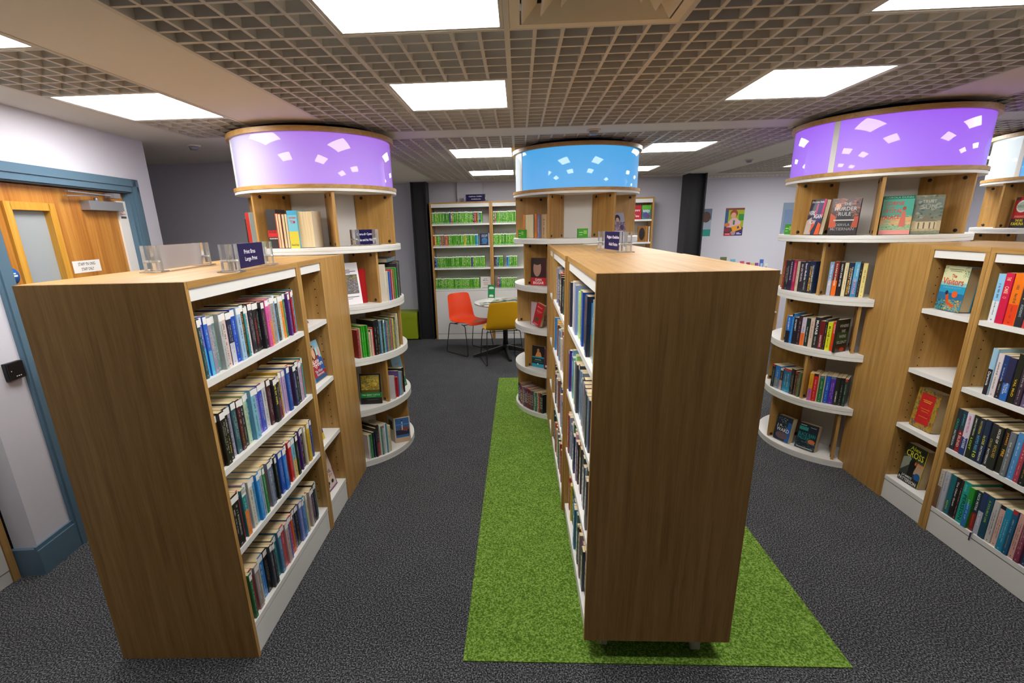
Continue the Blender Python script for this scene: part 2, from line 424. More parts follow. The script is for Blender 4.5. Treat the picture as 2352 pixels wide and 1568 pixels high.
Art(mb, (LX1+.0125, 1.335, 1.85), (0, .07, 0), (0, 0, .09), (1, 0, 0), 1).run([('e', .5, .72, .12, .06, 'd8723a'), ('r', .12, .5, .88, .55, 'd8723a'), ('r', .1, .2, .9, .36, '55504c')])
mb.build('finger_guard', [M_LAB, M_MATTE], dr)
cl = MB()
cl.box(LX1, 1.0, 1.915, LX1+.055, 1.325, 1.972); cl.build('door_closer', M_STEEL, dr)
mb = MB(); mb.tube([(LX1+.035, 1.1, 1.972), (LX1+.035, 1.1, 1.993)], .012, 8)
mb.obox((LX1+.045, .97, 1.998), (.009, 0, 0), (0, .135, .007), (0, -.0002, .0035)); mb.obox((LX1+.06, 1.03, 2.012), (.009, 0, 0), (0, .2, -.004), (0, 0, .0035))
mb.box(LX1+.03, 1.2, 1.995, LX1+.09, 1.26, 2.025); mb.build('closer_arm', M_STEEL, dr)
# paper sign
mb = MB(); mb.box(0, 0, 0, .0008, .235, .073); Art(mb, (.0009, 0, 0), (0, .235, 0), (0, 0, .073), (1, 0, 0), 1).run([('t', 'STAFF YN UNIG', .19, .58, .62, .26, '26262a'), ('t', 'STAFF ONLY', .27, .15, .46, .26, '26262a')])
sg = mb.build('door_sign', [M_LAB, M_MATTE], None, WF((LX1+.0005, .81, 1.535)), WF.a)
tag(sg, 'small white paper sign reading STAFF ONLY stuck on the oak door', 'sign')
mb = MB(); mb.tube([(0, 0, 0), (.0012, 0, 0)], .042, 24, 0); Art(mb, (.0014, -.04, -.04), (0, .08, 0), (0, 0, .08), (1, 0, 0), 1).run([('r', .15, .45, .85, .56, 'e8eef4'), ('r', .25, .62, .75, .7, 'e8eef4')])
sg = mb.build('round_sign', [mat('blue_sticker', lin('1d64b4'), .4), M_MATTE], None, WF((LX1+.0005, .385, 1.56)), WF.a)
tag(sg, 'round blue sticker low on the left edge of the oak door', 'sign')
# black switch plate
sw = empty('wall_switch', WF((.0008, .165, 1.1)), WF.a, 'square black wall control plate beside the blue door frame', 'switch')
MB().box(0, -.048, -.045, .018, .048, .045).build('back_box', M_BLK2, sw)
mb = MB().box(.018, -.046, -.043, .024, .046, .043)
for i in range(3): mb.box(.024, -.01+i*.012, -.03, .0248, -.004+i*.012, -.026, 1)
mb.box(.024, -.032, .0, .0248, -.028, .005, 1); mb.build('front_plate', [M_BLK2, M_LAB], sw)

# ------------------------------------------------------------------ ceiling
mb = MB()
def slab(x0, y0, x1, y1): mb.box(x0, y0, H, x1, y1, H+.06)
slab(-5.2, -4.6, -2.3, 6.2); slab(-1.7, -4.6, -1.2, 1.8); slab(-2.3, 1.8, -1.2, 6.2)
slab(-1.2, 1.8, 2.4, 2.1); slab(-1.2, 5.7, 7.0, 6.2); slab(2.4, -4.6, 2.9, 5.7); slab(2.9, 1.8, 7.0, 2.1); slab(6.5, -4.6, 7, 5.7); slab(-2.3, -4.6, 6.5, -4.2)
# soffit board above the tiles
mb.box(-2.3, -4.2, 2.66, 6.5, 5.7, 2.7, 1)
struct(mb.build('ceiling', [M_CEIL, M_PLEN]))
LIGHTS = []; VENTS = [(0.0, -.6)]
def region(x0, y0, nx, ny):
    return [(round(x0+.6*i, 3), round(y0+.6*j, 3)) for i in range(nx) for j in range(ny)]
TILES = region(-1.2, -4.2, 6, 10)+region(-1.2, 2.1, 6, 6)+region(-2.3, -4.2, 1, 10)+region(2.9, -4.2, 6, 10)+region(2.9, 2.1, 6, 6)
def islight(x, y):
    if y < 1.8: r = round((y+.6)/.6) % 3 in (0, 2) and round((y-.6)/.6) % 2 == 0
    r = any(abs(y-k) < .05 for k in (-.6, .6, 2.7, 4.5))
    return r and any(abs(x-k) < .05 for k in (-2.3, -.6, 1.2, 3.5, 5.3))
gm = MB(); T = .0068; ZB = H-.0
for (x, y) in TILES:
    if islight(x, y): LIGHTS.append((x, y)); continue
    if any(abs(x-a) < .05 and abs(y-b_) < .05 for a, b_ in VENTS): continue
    for k in range(1, 6):
        gm.box(x+k*.1-T, y, ZB, x+k*.1+T, y+.6, ZB+.055); gm.box(x, y+k*.1-T, ZB+.0004, x+.6, y+k*.1+T, ZB+.0554)
struct(gm.build('ceiling_grid', M_GRID))
tm = MB(); T = .010
def rail(x0, y0, nx, ny):
    for i in range(nx+1): tm.box(x0+.6*i-T, y0, H-.002, x0+.6*i+T, y0+.6*ny, H+.05)
    for j in range(ny+1): tm.box(x0, y0+.6*j-T, H-.0016, x0+.6*nx, y0+.6*j+T, H+.05)
for a in ((-1.2, -4.2, 6, 10), (-1.2, 2.1, 6, 6), (-2.3, -4.2, 1, 10), (2.9, -4.2, 6, 10), (2.9, 2.1, 6, 6)): rail(*a)
struct(tm.build('ceiling_rails', M_GRID))
def lroot(x, y, frm, dif):
    r = empty('ceiling_light', (x+.3, y+.3, H)); r['category'] = 'ceiling light'; r['group'] = 'square ceiling light panels'
    o = bpy.data.objects.new('frame', frm); COL.objects.link(o); o.parent = r
    o = bpy.data.objects.new('diffuser', dif); COL.objects.link(o); o.parent = r
    return r
f = MB(); w = .289; v = .276
for (a, b_, c, d) in ((-w, -w, -v, w), (v, -w, w, w), (-v, -w, v, -v), (-v, v, v, w)): f.box(a, b_, 0, c, d, .03)
FM = f.mesh('frame', [M_GRID]); DM = MB().box(-v, -v, .004, v, v, .012).mesh('diffuser', [M_LIGHT])
LL = {(-.6, -.6): 'large square ceiling light cut by the top edge, left of the air vent', (-.6, .6): 'square ceiling light directly ahead, behind the light cut by the top edge',
 (-2.3, .6): 'square ceiling light above the oak door wall', (-2.3, -.6): 'sliver of ceiling light at the far left edge of the photo',
 (1.2, -.6): 'ceiling light cut by the top right corner of the photo', (1.2, .6): 'square ceiling light in front of the right violet canopy',
 (-.6, 2.7): 'ceiling light just left of the blue canopy, nearer of two', (-.6, 4.5): 'farthest ceiling light left of the blue canopy, near the back wall',
 (1.2, 2.7): 'ceiling light just right of the blue canopy, nearer of two', (1.2, 4.5): 'farthest ceiling light right of the blue canopy, partly behind it',
 (3.5, 4.5): 'tiny glimpse of ceiling light at the left edge of the right violet canopy'}
for (x, y) in LIGHTS:
    r = lroot(x, y, FM, DM)
    lab = LL.get((round(x, 1), round(y, 1)))
    r['label'] = lab or 'square ceiling light panel out of the photo, lighting the room'
# air vent
vt = empty('air_vent', (.3, -.3, H), 0, 'beige louvred air vent in the ceiling, cut by the top edge of the photo', 'air vent')
f = MB(); w = .289; v = .255
for (a, b_, c, d) in ((-w, -w, -v, w), (v, -w, w, w), (-v, -w, v, -v), (-v, v, v, w)): f.box(a, b_, -.004, c, d, .02)
f.build('frame', M_VENT, vt)
for i in range(4):
    r0 = .25-i*.062; r1 = r0-.052; mb = MB()
    P = [[(sx*r, sy*r, z) for sx, sy in ((-1, -1), (1, -1), (1, 1), (-1, 1))] for r, z in ((r0, -.002), (r0-.003, -.006), (r1, .035), (r1+.004, .038))]
    vs = [p for g_ in P for p in g_]; fs = []
    for k in range(4):
        for j in range(4): fs.append((k*4+j, k*4+(j+1) % 4, ((k+1) % 4)*4+(j+1) % 4, ((k+1) % 4)*4+j))
    mb.add(vs, fs); mb.build('louvre', M_VENT, vt)
MB().box(-.26, -.26, .06, .26, .26, .07).build('duct_box', M_PLEN, vt)
for (x, y, l) in ((.594, 1.96, 'small round smoke detector on the ceiling band in front of the blue canopy'), (2.66, 4.1, 'small round detector on the ceiling band near the right black pillar'), (-2.5, 2.07, 'small round detector on the ceiling of the grey alcove')):
    d = empty('smoke_detector', (x, y, H), 0, l, 'smoke detector')
    MB().lathe([(0, 0), (.05, 0), (.05, -.012), (.0, -.012)], 24).build('base', M_CEIL, d)
    MB().lathe([(0, -.012), (.036, -.012), (.026, -.036), (0, -.038)], 24).build('head', M_STEEL, d)

# ------------------------------------------------------------------ black steel pillars
def pillar(x0, x1, y0, y1, label):
    mb = MB(); w = .055
    mb.box(x0, y0, 0, x1, y0+.02, H); mb.box(x0+w, y0+.02, 0, x1-w, y1-.02, H); mb.box(x0, y1-.02, 0, x1, y1, H)
    o = struct(mb.build('steel_pillar', M_BLACK)); o['label'] = label
def hpillar(x0, x1, y0, y1, label):
    mb = MB(); mb.box(x0, y0, 0, x0+.02, y1, H); mb.box(x1-.02, y0, 0, x1, y1, H); mb.box(x0+.02, (y0+y1)/2-.08, 0, x1-.02, (y0+y1)/2+.0, H)
    o = struct(mb.build('steel_pillar', M_BLACK)); o['label'] = label
hpillar(-1.585, -1.35, 5.75, 6.0, 'black steel pillar left of the audiobook bookcase')
hpillar(2.49, 2.75, 5.6, 5.9, 'black steel pillar left of the child poster')

# ------------------------------------------------------------------ straight bookcases
SH = [1.24, .88, .525, .16]
def bookcase(fr, y0, y1, W, label, z0=0.0, near_panel=True, castors=False, endblock=None, name='bookcase', sides=(0, 1), off=0.0):
    root = empty(name, fr((off, y0, 0)), fr.a, label, 'bookcase', 'low double-sided oak bookcases')
    LEN = y1-y0; e = .025
    for k, (a, b_) in enumerate((((.012, e+.005) if near_panel else (0, e)), (LEN-e, LEN))):
        mb = MB().box(0, a, z0, W, b_, 1.575 if not (k == 0 and near_panel) else 1.5995)
        for zz in range(28):   # shelf-pin holes
            z = .22+zz*.048
            for x in (.05, W-.05):
                yy = b_ if k == 0 else a; s = 1 if k == 0 else -1
                mb.box(x-.003, min(yy, yy+s*.0004), z-.003, x+.003, max(yy, yy+s*.0004), z+.003, 1)
        mb.build('end_panel' if (k == 0 and near_panel) else 'side_panel', [M_OAKZ, M_DARK], root)
    t0 = e if near_panel else 0
    MB().box(-.001, t0, 1.575, W+.001, LEN, 1.60).build('top_board', M_OAKY, root)
    MB().box(W/2-.012, e, z0+.08, W/2+.012, LEN-e, 1.574).build('centre_panel', M_OAKZ, root)
    for s in sides:
        xa, xb = ((0, W/2-.013) if s == 0 else (W/2+.013, W))
        for z in SH:
            MB().box(xa+(.004 if s == 0 else 0), e+.0005, z-.026, xb-(.004 if s else 0), LEN-e-.0005, z).build('shelf', M_WHITE, root)
        xf = (.006, .024) if s == 0 else (W-.024, W-.006)
        MB().box(xf[0], e+.0005, 1.53, xf[1], LEN-e-.0005, 1.574).build('fascia', M_WHITE, root)
        MB().box(xf[0], e+.0005, z0+.004, xf[1], LEN-e-.0005, .128).build('plinth', M_WHITE, root)
    if endblock:
        for x in ((0, .025), (W-.025, W)):
            MB().box(x[0], LEN+.001, z0, x[1], LEN+endblock[1], 1.5995).build('end_panel', M_OAKZ, root)
        MB().box(.026, LEN+endblock[0]-.025, z0, W-.026, LEN+endblock[0], 1.574).build('back_panel', M_OAKZ, root)
        MB().box(.026, LEN+.001, 1.575, W-.026, LEN+endblock[0], 1.60).build('top_board', M_OAKY, root)
    if castors:
        for (x, y) in ((.09, .09), (W-.12, .07), (.09, LEN-.1), (W-.1, LEN-.1)):
            c = MB(); c.tube([(x-.016, y, .039), (x+.016, y, .039)], .033, 20); c2 = MB()
            c2.box(x-.022, y-.018, .045, x+.022, y+.02, z0); c2.lathe([(0, .07), (.02, .07), (.02, z0), (0, z0)], 16, cx=x, cy=y)
            ca = c2.build('castor', M_CAST, root); c.build('wheel', M_CAST, ca); MB().tube([(x+.016, y, .039), (x+.022, y, .039)], .006, 10).build('axle', M_STEEL, ca)
    return root
W = .593
TL = R(1.6)
FL = Frame(-1.098-W*math.cos(TL), -.372-W*math.sin(TL), TL)
bookcase(FL, 0, .952, W, 'wide oak bookcase of large-print paperbacks standing nearest on the left')
bookcase(FL, .954, 1.30, W, 'narrow oak bookcase bay between the large-print bookcase and the left drum shelving', near_panel=False, endblock=(.33, .415))
FM_ = Frame(.290, -.345)
bookcase(FM_, 0, .975, W, 'nearest tall oak bookcase on castors, standing on the green carpet', z0=.092, castors=True)
bookcase(FM_, .981, 1.93, W, 'second oak bookcase on the green carpet, right behind the one on castors', z0=.092, near_panel=False, off=-.012)
bookcase(FM_, 1.932, 2.28, W, 'narrow oak bookcase on the green carpet joining the blue-canopy drum shelving', z0=.092, near_panel=False, endblock=(.22, .335), off=-.012)
FR = Frame(2.385, -.372)
bookcase(FR, 0, .984, W, 'wide oak bookcase of thrillers at the right edge of the photo')
bookcase(FR, .986, 1.352, W, 'narrow oak bookcase with single displayed books, right of the right drum shelving', near_panel=False, endblock=(.29, .42))

# ------------------------------------------------------------------ round drum shelving
CA, CB, CC, CD = (-1.455, 1.84), (.56, 2.78), (2.585, 1.826), (4.62, 2.5)
DR = .57
TIER = [(.045, .41, 0), (.46, .803, 30), (.853, 1.185, 0), (1.235, 1.60, 30), (1.645, 2.003, 0)]
def drum(cx, cy, label, m_left, m_right, seam=-152, rl=.565, cut=None):
    root = empty('round_bookcase', (cx, cy, 0), 0, label, 'bookcase', 'round column bookcases with lit canopies')
    def disc(z0, z1, r=DR):
        zm = (z0+z1)/2
        MB().lathe([(0, z0), (r-.002, z0), (r, z0+.002), (r, zm-.0012), (r-.004, zm-.0012), (r-.004, zm+.0012), (r, zm+.0012), (r, z1-.002), (r-.002, z1), (0, z1)], 96, smooth=False).build('round_shelf', M_WHITE, root)
    def lowdisc(z0, z1):
        pts = []
        if cut:
            x0, x1, yc = cut
            y0 = -math.sqrt(rl*rl-x0*x0)
            a0 = math.atan2(y0, x0)
            if x1 < rl*.8 and -math.sqrt(rl*rl-x1*x1) < yc: a1 = math.atan2(-math.sqrt(rl*rl-x1*x1), x1)
            else: a1 = math.asin(yc/rl)
            if y0 >= yc: a0 = math.pi*-1-math.asin(yc/rl)
            sw = (a0+2*PI-a1)
            pts = [(rl*math.cos(a1+sw*i/160), rl*math.sin(a1+sw*i/160)) for i in range(161)]
            if y0 < yc-.001: pts.append((x0, yc))
            if pts[0][1] < yc-.001: pts.append((x1, yc))
        else: pts = [(rl*math.cos(2*PI*i/160), rl*math.sin(2*PI*i/160)) for i in range(160)]
        mb = MB(); zm = (z0+z1)/2; q = [(x*.993, y*.993) for x, y in pts]
        if z0 < .01 or True:
            mb.prism(pts, z0, zm-.0012); mb.prism(q, zm-.0012, zm+.0012); mb.prism(pts, zm+.0012, z1)
        mb.build('round_shelf', M_WHITE, root)
    for a, b_ in ((.0051 if cy == CB[1] else 0.0, .045), (.41, .46), (.803, .853), (1.185, 1.235)): lowdisc(a, b_)
    disc(1.6005, 1.645)
    for (z0, z1, ph) in TIER:
        pts = [(.262*math.cos(R(ph+60*k)), .262*math.sin(R(ph+60*k))) for k in range(6)]
        MB().prism(pts, z0, z1).build('core', M_CORE, root)
        for k in range(6):
            a = R(ph+60*k); u = Vector((math.cos(a), math.sin(a), 0)); v = Vector((-math.sin(a), math.cos(a), 0)); mb = MB()
            ro = (rl if z1 < 1.7 else DR)-.022; hl = (ro-.264)/2
            if cut and z1 < 1.7 and cut[0]-.02 < u.x*ro < cut[1]+.02 and u.y*ro < cut[2]: continue
            mb.obox((0, 0, (z0+z1)/2), u*hl, v*.0095, (0, 0, (z1-z0)/2))
            for r, z in ((-.09, z1-.022), (.09, z1-.022), (.1, z0+.02), (-.1, z0+.02)):
                p = u*r+Vector((0, 0, z)); mb.tube([p-v*.013, p+v*.013], .011, 10, 1)
            mb.tube([u*.1+Vector((0, 0, z0*.5+z1*.5))-v*.0105, u*.1+Vector((0, 0, z0*.5+z1*.5))+v*.0105], .004, 6, 2)
            mb.build('divider', [M_OAKZ, M_BLK2, M_STEEL], root, tuple(u*(.264+hl)))
    MB().lathe([(0, 2.003), (DR-.004, 2.003), (DR-.004, 2.021), (0, 2.021)], 96, smooth=False).build('canopy_soffit', M_WHITE, root)
    MB().lathe([(0, 2.0212), (DR, 2.0212), (DR, 2.045), (0, 2.045)], 96, smooth=False).build('canopy_rim', M_OAKX, root)
    MB().lathe([(0, 2.356), (DR, 2.356), (DR, 2.386), (0, 2.386)], 96, smooth=False).build('canopy_rim', M_OAKX, root)
    MB().lathe([(0, 2.3862), (.46, 2.3862), (.46, 2.4196), (0, 2.4196)], 64, smooth=False).build('canopy_dark_gap', M_DARK, root)  # black cylinder added in the open gap; its dark colour stands in for shade
    for m, a0, a1 in ((m_right, seam+1.8, seam+178.2), (m_left, seam+181.8, seam+358.2)):
        MB().lathe([(.545, 2.0452), (.545, 2.3558)], 240, a0=R(a0), a1=R(a1), closed=False).build('light_panel', m, root)
    for a in (seam, seam+180):
        u = Vector((math.cos(R(a)), math.sin(R(a)), 0)); v = Vector((-u.y, u.x, 0)); mb = MB()
        mb.obox(u*.539+Vector((0, 0, 2.2005)), u*.011, v*.0175, (0, 0, .155)); mb.build('seam_strip', M_WHITE, root)
    return root
drum(*CA, 'round oak and white column bookcase under the left violet canopy', M_PUR_A, M_PUR_A, -146, cut=(-.30, .325, -.49))
drum(*CB, 'round oak and white column bookcase under the blue canopy', M_WHT, M_BLU, -155, cut=(-.29, .32, -.503))
drum(*CC, 'round oak and white column bookcase under the large violet canopy on the right', M_PUR, M_PUR, -152, rl=.53, cut=(-.203, .40, -.418))
drum(*CD, 'round column bookcase under the pale canopy cut by the right edge', M_WHT, M_BLU, -172)

# ------------------------------------------------------------------ books: left bookcase (large print)
GL = 'large-print books on the left bookcase'
rows = [
 ("1d5658:.9 274a4c:.7 5a66c0/2aa0d8:.8 2c62c8/48b4dc:.8 8f8ba0:.9 76948e:1.1 b9bfbc:.8 d9bfb6:1.3 1a2346/c9cad6:1.3 174ec0:1.1 9cc0de:1.2 26301e:1 1b8890:.6 dcc9c8:1 22222e:1.2 1e1c20:1 1c1a1c:.9 24222a:1 d85a9a:1 e070b0/ef8a2a:.8 a39a90:1.3 7ab4dc:1 26322c:.9 c9d4cc:.8 ee8c22:1.1 2a8044:.6 3a2850:.8 56307e:.8 232058:1.2 a8202c:.7 2a96bc:.6",
  .905, 'from the near end, top shelf, left large-print bookcase', {11: [('ARMY GIRLS', 'e9963a', .16, .52, .3, .66), ('Daisy Styles', 'c8b040', .56, .86, .34, .6)], 15: [('THREE SISTERS', 'c83434', .3, .84, .28, .66)]}),
 ("5a4428:1.2 1c1612:1 1a1a1a:1 9b93aa:.9 2e565e:1 4e1c22:.8 20242a:.9 b4ccac:.8 2c7c9a:.6 7ab4cc:1.2 6450b0:1.2 3c4cb4:1.1 c4c3c2:1.1 4e2830:1 26222a:1 1c1a26/6c1e48:1 c8a21c:.4 b2a2cc:.9 b69ac0:1 1c52a4:.9 b82626:1.1 222c52:1 18181c:1 b0a4c0:.9 cc2a38:.7 2c8c98:.5",
  .88, 'from the near end, second shelf, left large-print bookcase', {14: [('THE EX WIFE', 'e8e02c', .1, .6, .22, .7)]}),
 ("16120f:1.9 c0304c:.8 1f8484/e07a1e:1 a898c0:.8 cdc8b8:1 6cb0d4:.8 2a90dc:.8 8fa4b8:.9 2c8844:.6 e49424:1 6f7890:1.2 1e2c38:.8 20241c:.6 26281e:.8 1e50b0:1.1 2a78d4:1 4e1c20:.7 77767c:.7 c41c24:1 78b4c8/dcbb6a:1.2 1c2618:.8 25301c:.9 4c2478:.4 26182c:1.3 cfc6a8:.6 5a3c86:.6 d0a824:1 ddd4b0:.7 23408c:.7",
  .885, 'from the near end, third shelf, left large-print bookcase', {13: [('Tragic Thunder', 'e4dc50', .1, .84, .26, .66)]}),
 ("a8aaa4:.9 24683c:.7 c22430:.9 9a8c88:1.1 cfc6a4:.6 2474bc:1.5 131317:1.1 3c404a:.7 24242e:.7 484c52:.7 2c8a90:.9 4c7ca0:1 bc3848:1.3 c8aaa4:1 3458a0:.6 b02050:1.2 d8641c:.6 203050:1 17171b:1.2 7484c4:1 3c68b4:.8 2a9cd0:.8 d2c8a8:.7 8c2430:.8 b8aaa2:.8 3c2248:1.1 1d1d22:.9 6fa2a4:1",
  .85, 'from the near end, bottom shelf, left large-print bookcase', {})]
for i, (sp, ye, wh, ti) in enumerate(rows):
    shelf_row(FL, 1, W, .032, ye, SH[i], sp, wh, GL, 'large-print paperback' if i != 2 else 'large-print book', sticker=True, seed=20+i, titles=ti, h=(.213, .228))
# displayed books in the narrow left bay
def shown(x, y, z, rz, w, h, t, base, items, label, fr=None, **k):
    z += .0008
    p = fr((x, y, z)) if fr else (x, y, z)
    o = face_book(w, h, t, base, items, p, (fr.a if fr else 0)+rz, **k); return tag(o, label, 'book')
yb = .954-.0
shown(W-.06, 1.055, SH[0], R(80), .13, .14, .012, 'd8cfc0', [('r', 0, .75, 1, .82, 'c8503a'), ('e', .35, .45, .16, .28, 'a8845a'), ('e', .65, .35, .2, .3, 'c4bca8'), ('r', 0, 0, 1, .12, '6c5a78')],
      'small pale booklet leaning on the top shelf of the narrow left bay', FL, lean=.5, pages=False)
shown(W-.04, 1.185, SH[1], R(86), .155, .235, .035, '8cc4e4',
  [('r', 0, .62, 1, .8, 'a8d2e6'), ('r', 0, 0, 1, .16, '28507c'), ('p', [(.0, .1), (1, .1), (1, .42), (.72, .62), (.3, .62), (0, .4)], 'a4262e'), ('p', [(.62, .2), (1, .2), (1, .5), (.8, .62), (.6, .55)], '2858a0'),
   ('e', .4, .72, .24, .2, '5a3420'), ('e', .42, .7, .13, .15, 'deb090'), ('p', [(.2, .8), (.66, .9), (.7, .82), (.24, .76)], 'b0a894'), ('e', .85, .68, .08, .14, 'dcae90'),
   ('t', 'Katie', .18, .44, .5, .11, 'f4f0ee'), ('t', 'Flynn', .04, .31, .86, .15, 'f4f0ee'), ('t', 'The Winter', .16, .19, .6, .08, 'bcd8ec'), ('t', 'Runaway', .22, .1, .6, .08, 'bcd8ec')],
  'paperback with a woman in blue and red displayed in the narrow left bay', FL, lean=.2)
shown(W-.045, 1.045, SH[2], R(82), .12, .2, .03, '3c2c6c', [('r', 0, 0, 1, .2, 'd0b83c'), ('e', .5, .4, .35, .2, 'c83c2c'), ('e', .5, .42, .2, .12, 'e07a3a'), ('t', 'HOW', .2, .7, .5, .12, 'cfc8e8')],
  'violet and orange paperback half hidden on the third shelf of the narrow left bay', FL, lean=.2)
shown(W-.04, 1.125, SH[3], R(86), .155, .24, .028, 'd6c2b4', [('r', 0, 0, 1, .04, '6a3c84'), ('r', .96, 0, 1, .5, '6a3c84'), ('t', 'TON', .1, .78, .6, .09, '35302e'), ('t', 'LION', .1, .64, .6, .1, '35302e'),
   ('t', 'DEVIL', .34, .42, .5, .1, '3a3230'), ('t', '20 p', .55, .3, .3, .1, 'c23a3a'), ('e', .35, .2, .12, .05, '2c2624'), ('e', .7, .18, .1, .05, '2c2624'), ('r', .3, .1, .36, .2, '2c2624'), ('e', .25, .5, .1, .05, 'c84848')],
  'cream paperback with dark lettering displayed at the bottom of the narrow left bay', FL, lean=.24)

# ------------------------------------------------------------------ middle bookcase
GM = 'books on the nearest middle bookcase'
mid = [
 ("262a44:1 9cc8b4:.9 a8c0b0:.8 d8d4d8:1 ccb4c0:.6 8fa6d0:.9 6c86b8:.8 b4d4a4:.9 a8dc3c:1.4 8fb4e0:.9 2c58a8:1 3454a0:.8 201c2c:.8 26205c/dc6a30:1.3 1c2a48:.9 3c7ca8/8c8c6c:1.6 5c94a4:1.3",
  .76, 'from the far end, top shelf of the bookcase on castors'),
 ("3c2a8c:1 c0a8c8:.8 7cb0cc:.9 6cb8d8/508c2c:1.1 9ccc84:1.3 d0dcc4:.6 2c3c50:1 2a78b8:.8 4c5058:1.2 3a3c44:1 6a8cac:1 8498ac:.9 6c7484:1 4a4850:1.1 8c94a8:1 6c5464:1 7c8ca4:1.2 2c2c38:1 5c6c84:1.2 8c4c54:.7 3c5c6c:.9 6a7c90:1.2",
  .93, 'from the far end, second shelf of the bookcase on castors')]
for i, (sp, n_, wh) in enumerate(mid):
    y0 = (.15, .035)[i]
    shelf_row(FM_, -1, 0, y0, .945, SH[i], sp, wh, GM, 'book', seed=40+i, h=(.215, .25), d=(.14, .155))
# everything smaller than those: one mesh
far = []
pal = '1f2c4c 6c86a8 c8ccd0 8c94a0 3c4c3c a02c34 d4c8a8 26262c 4c6c8c 7ca0b8 5c3848 c87838 2c6c5c b4a4b8 1c1c20 8c5c4c d8dcdc 3464a0 6c8c4c 942c50 c4a03c 544c6c'.split()
prnd = random.Random(99)
def sp_(n): return ' '.join(prnd.choice(pal) for _ in range(n))
shelf_row(FM_, -1, 0, .15, .945, SH[2], "c8b8b0 9c2c34 8c94a4 7c8498 d4d8d8 24543c 3c6c50 1c2c5c:1.3 c49cb0 8c7898 28242c b4642c 5a4030:1.2 2c64b4:1.3 1c2838:1.2 6c6474 8494ac 3c3c48 a0a4b0 746c80", '', '', merge=far, seed=3, h=(.2, .235))
shelf_row(FM_, -1, 0, .17, .945, SH[3], "c8d4b0 c04438 a8243c 4c5c3c d8c83c:.8 1c3c34 24443c 1c5c6c 2c4c94 4c94b4:1.1 3c7ca0 7c9494 2c2c34 3c5444 24242c 8c2c38 b4949c:.7 8c6c7c 1c3c4c:1.2 6c5c74", '', '', merge=far, seed=4, h=(.2, .235))
specs2 = ["44a4dc:2 9cb4cc 8c84ac 7c74a0 b0b4b4 1c4c54:2 "+sp_(14), "202428 3c7cb0 5c9cc8 6c88b0 ecc02c:.8 d87a28 8c3c1c 1c5844 2c6448 6c94b8 4c6c94 5c3c2c "+sp_(12), sp_(24), "1c4c4c 18181c 2c5c54 3c6c5c 8c4c3c b4b4a4 c8342c 8c2c34 "+sp_(16)]
for i in range(4):
    shelf_row(FM_, -1, -.012, 1.012, 1.9, SH[i], specs2[i], '', '', merge=far, seed=50+i, h=(.2, .24))
for i, s_ in enumerate(("c0a0b8:1 6c4c7c:1", "d4a8c0:1.2 c498b4 7c84a4 5a4c68", "b4b8c0:1 c8b43c:1 8c7484:1", "3c3028:1 2c2018:1.1 4c3c2c:1 382818:1")):
    shelf_row(FM_, -1, -.012, (2.1, 2.03, 2.07, 2.0)[i], 2.18, SH[i], s_, '', '', merge=far, seed=60+i, h=(.2, .235))

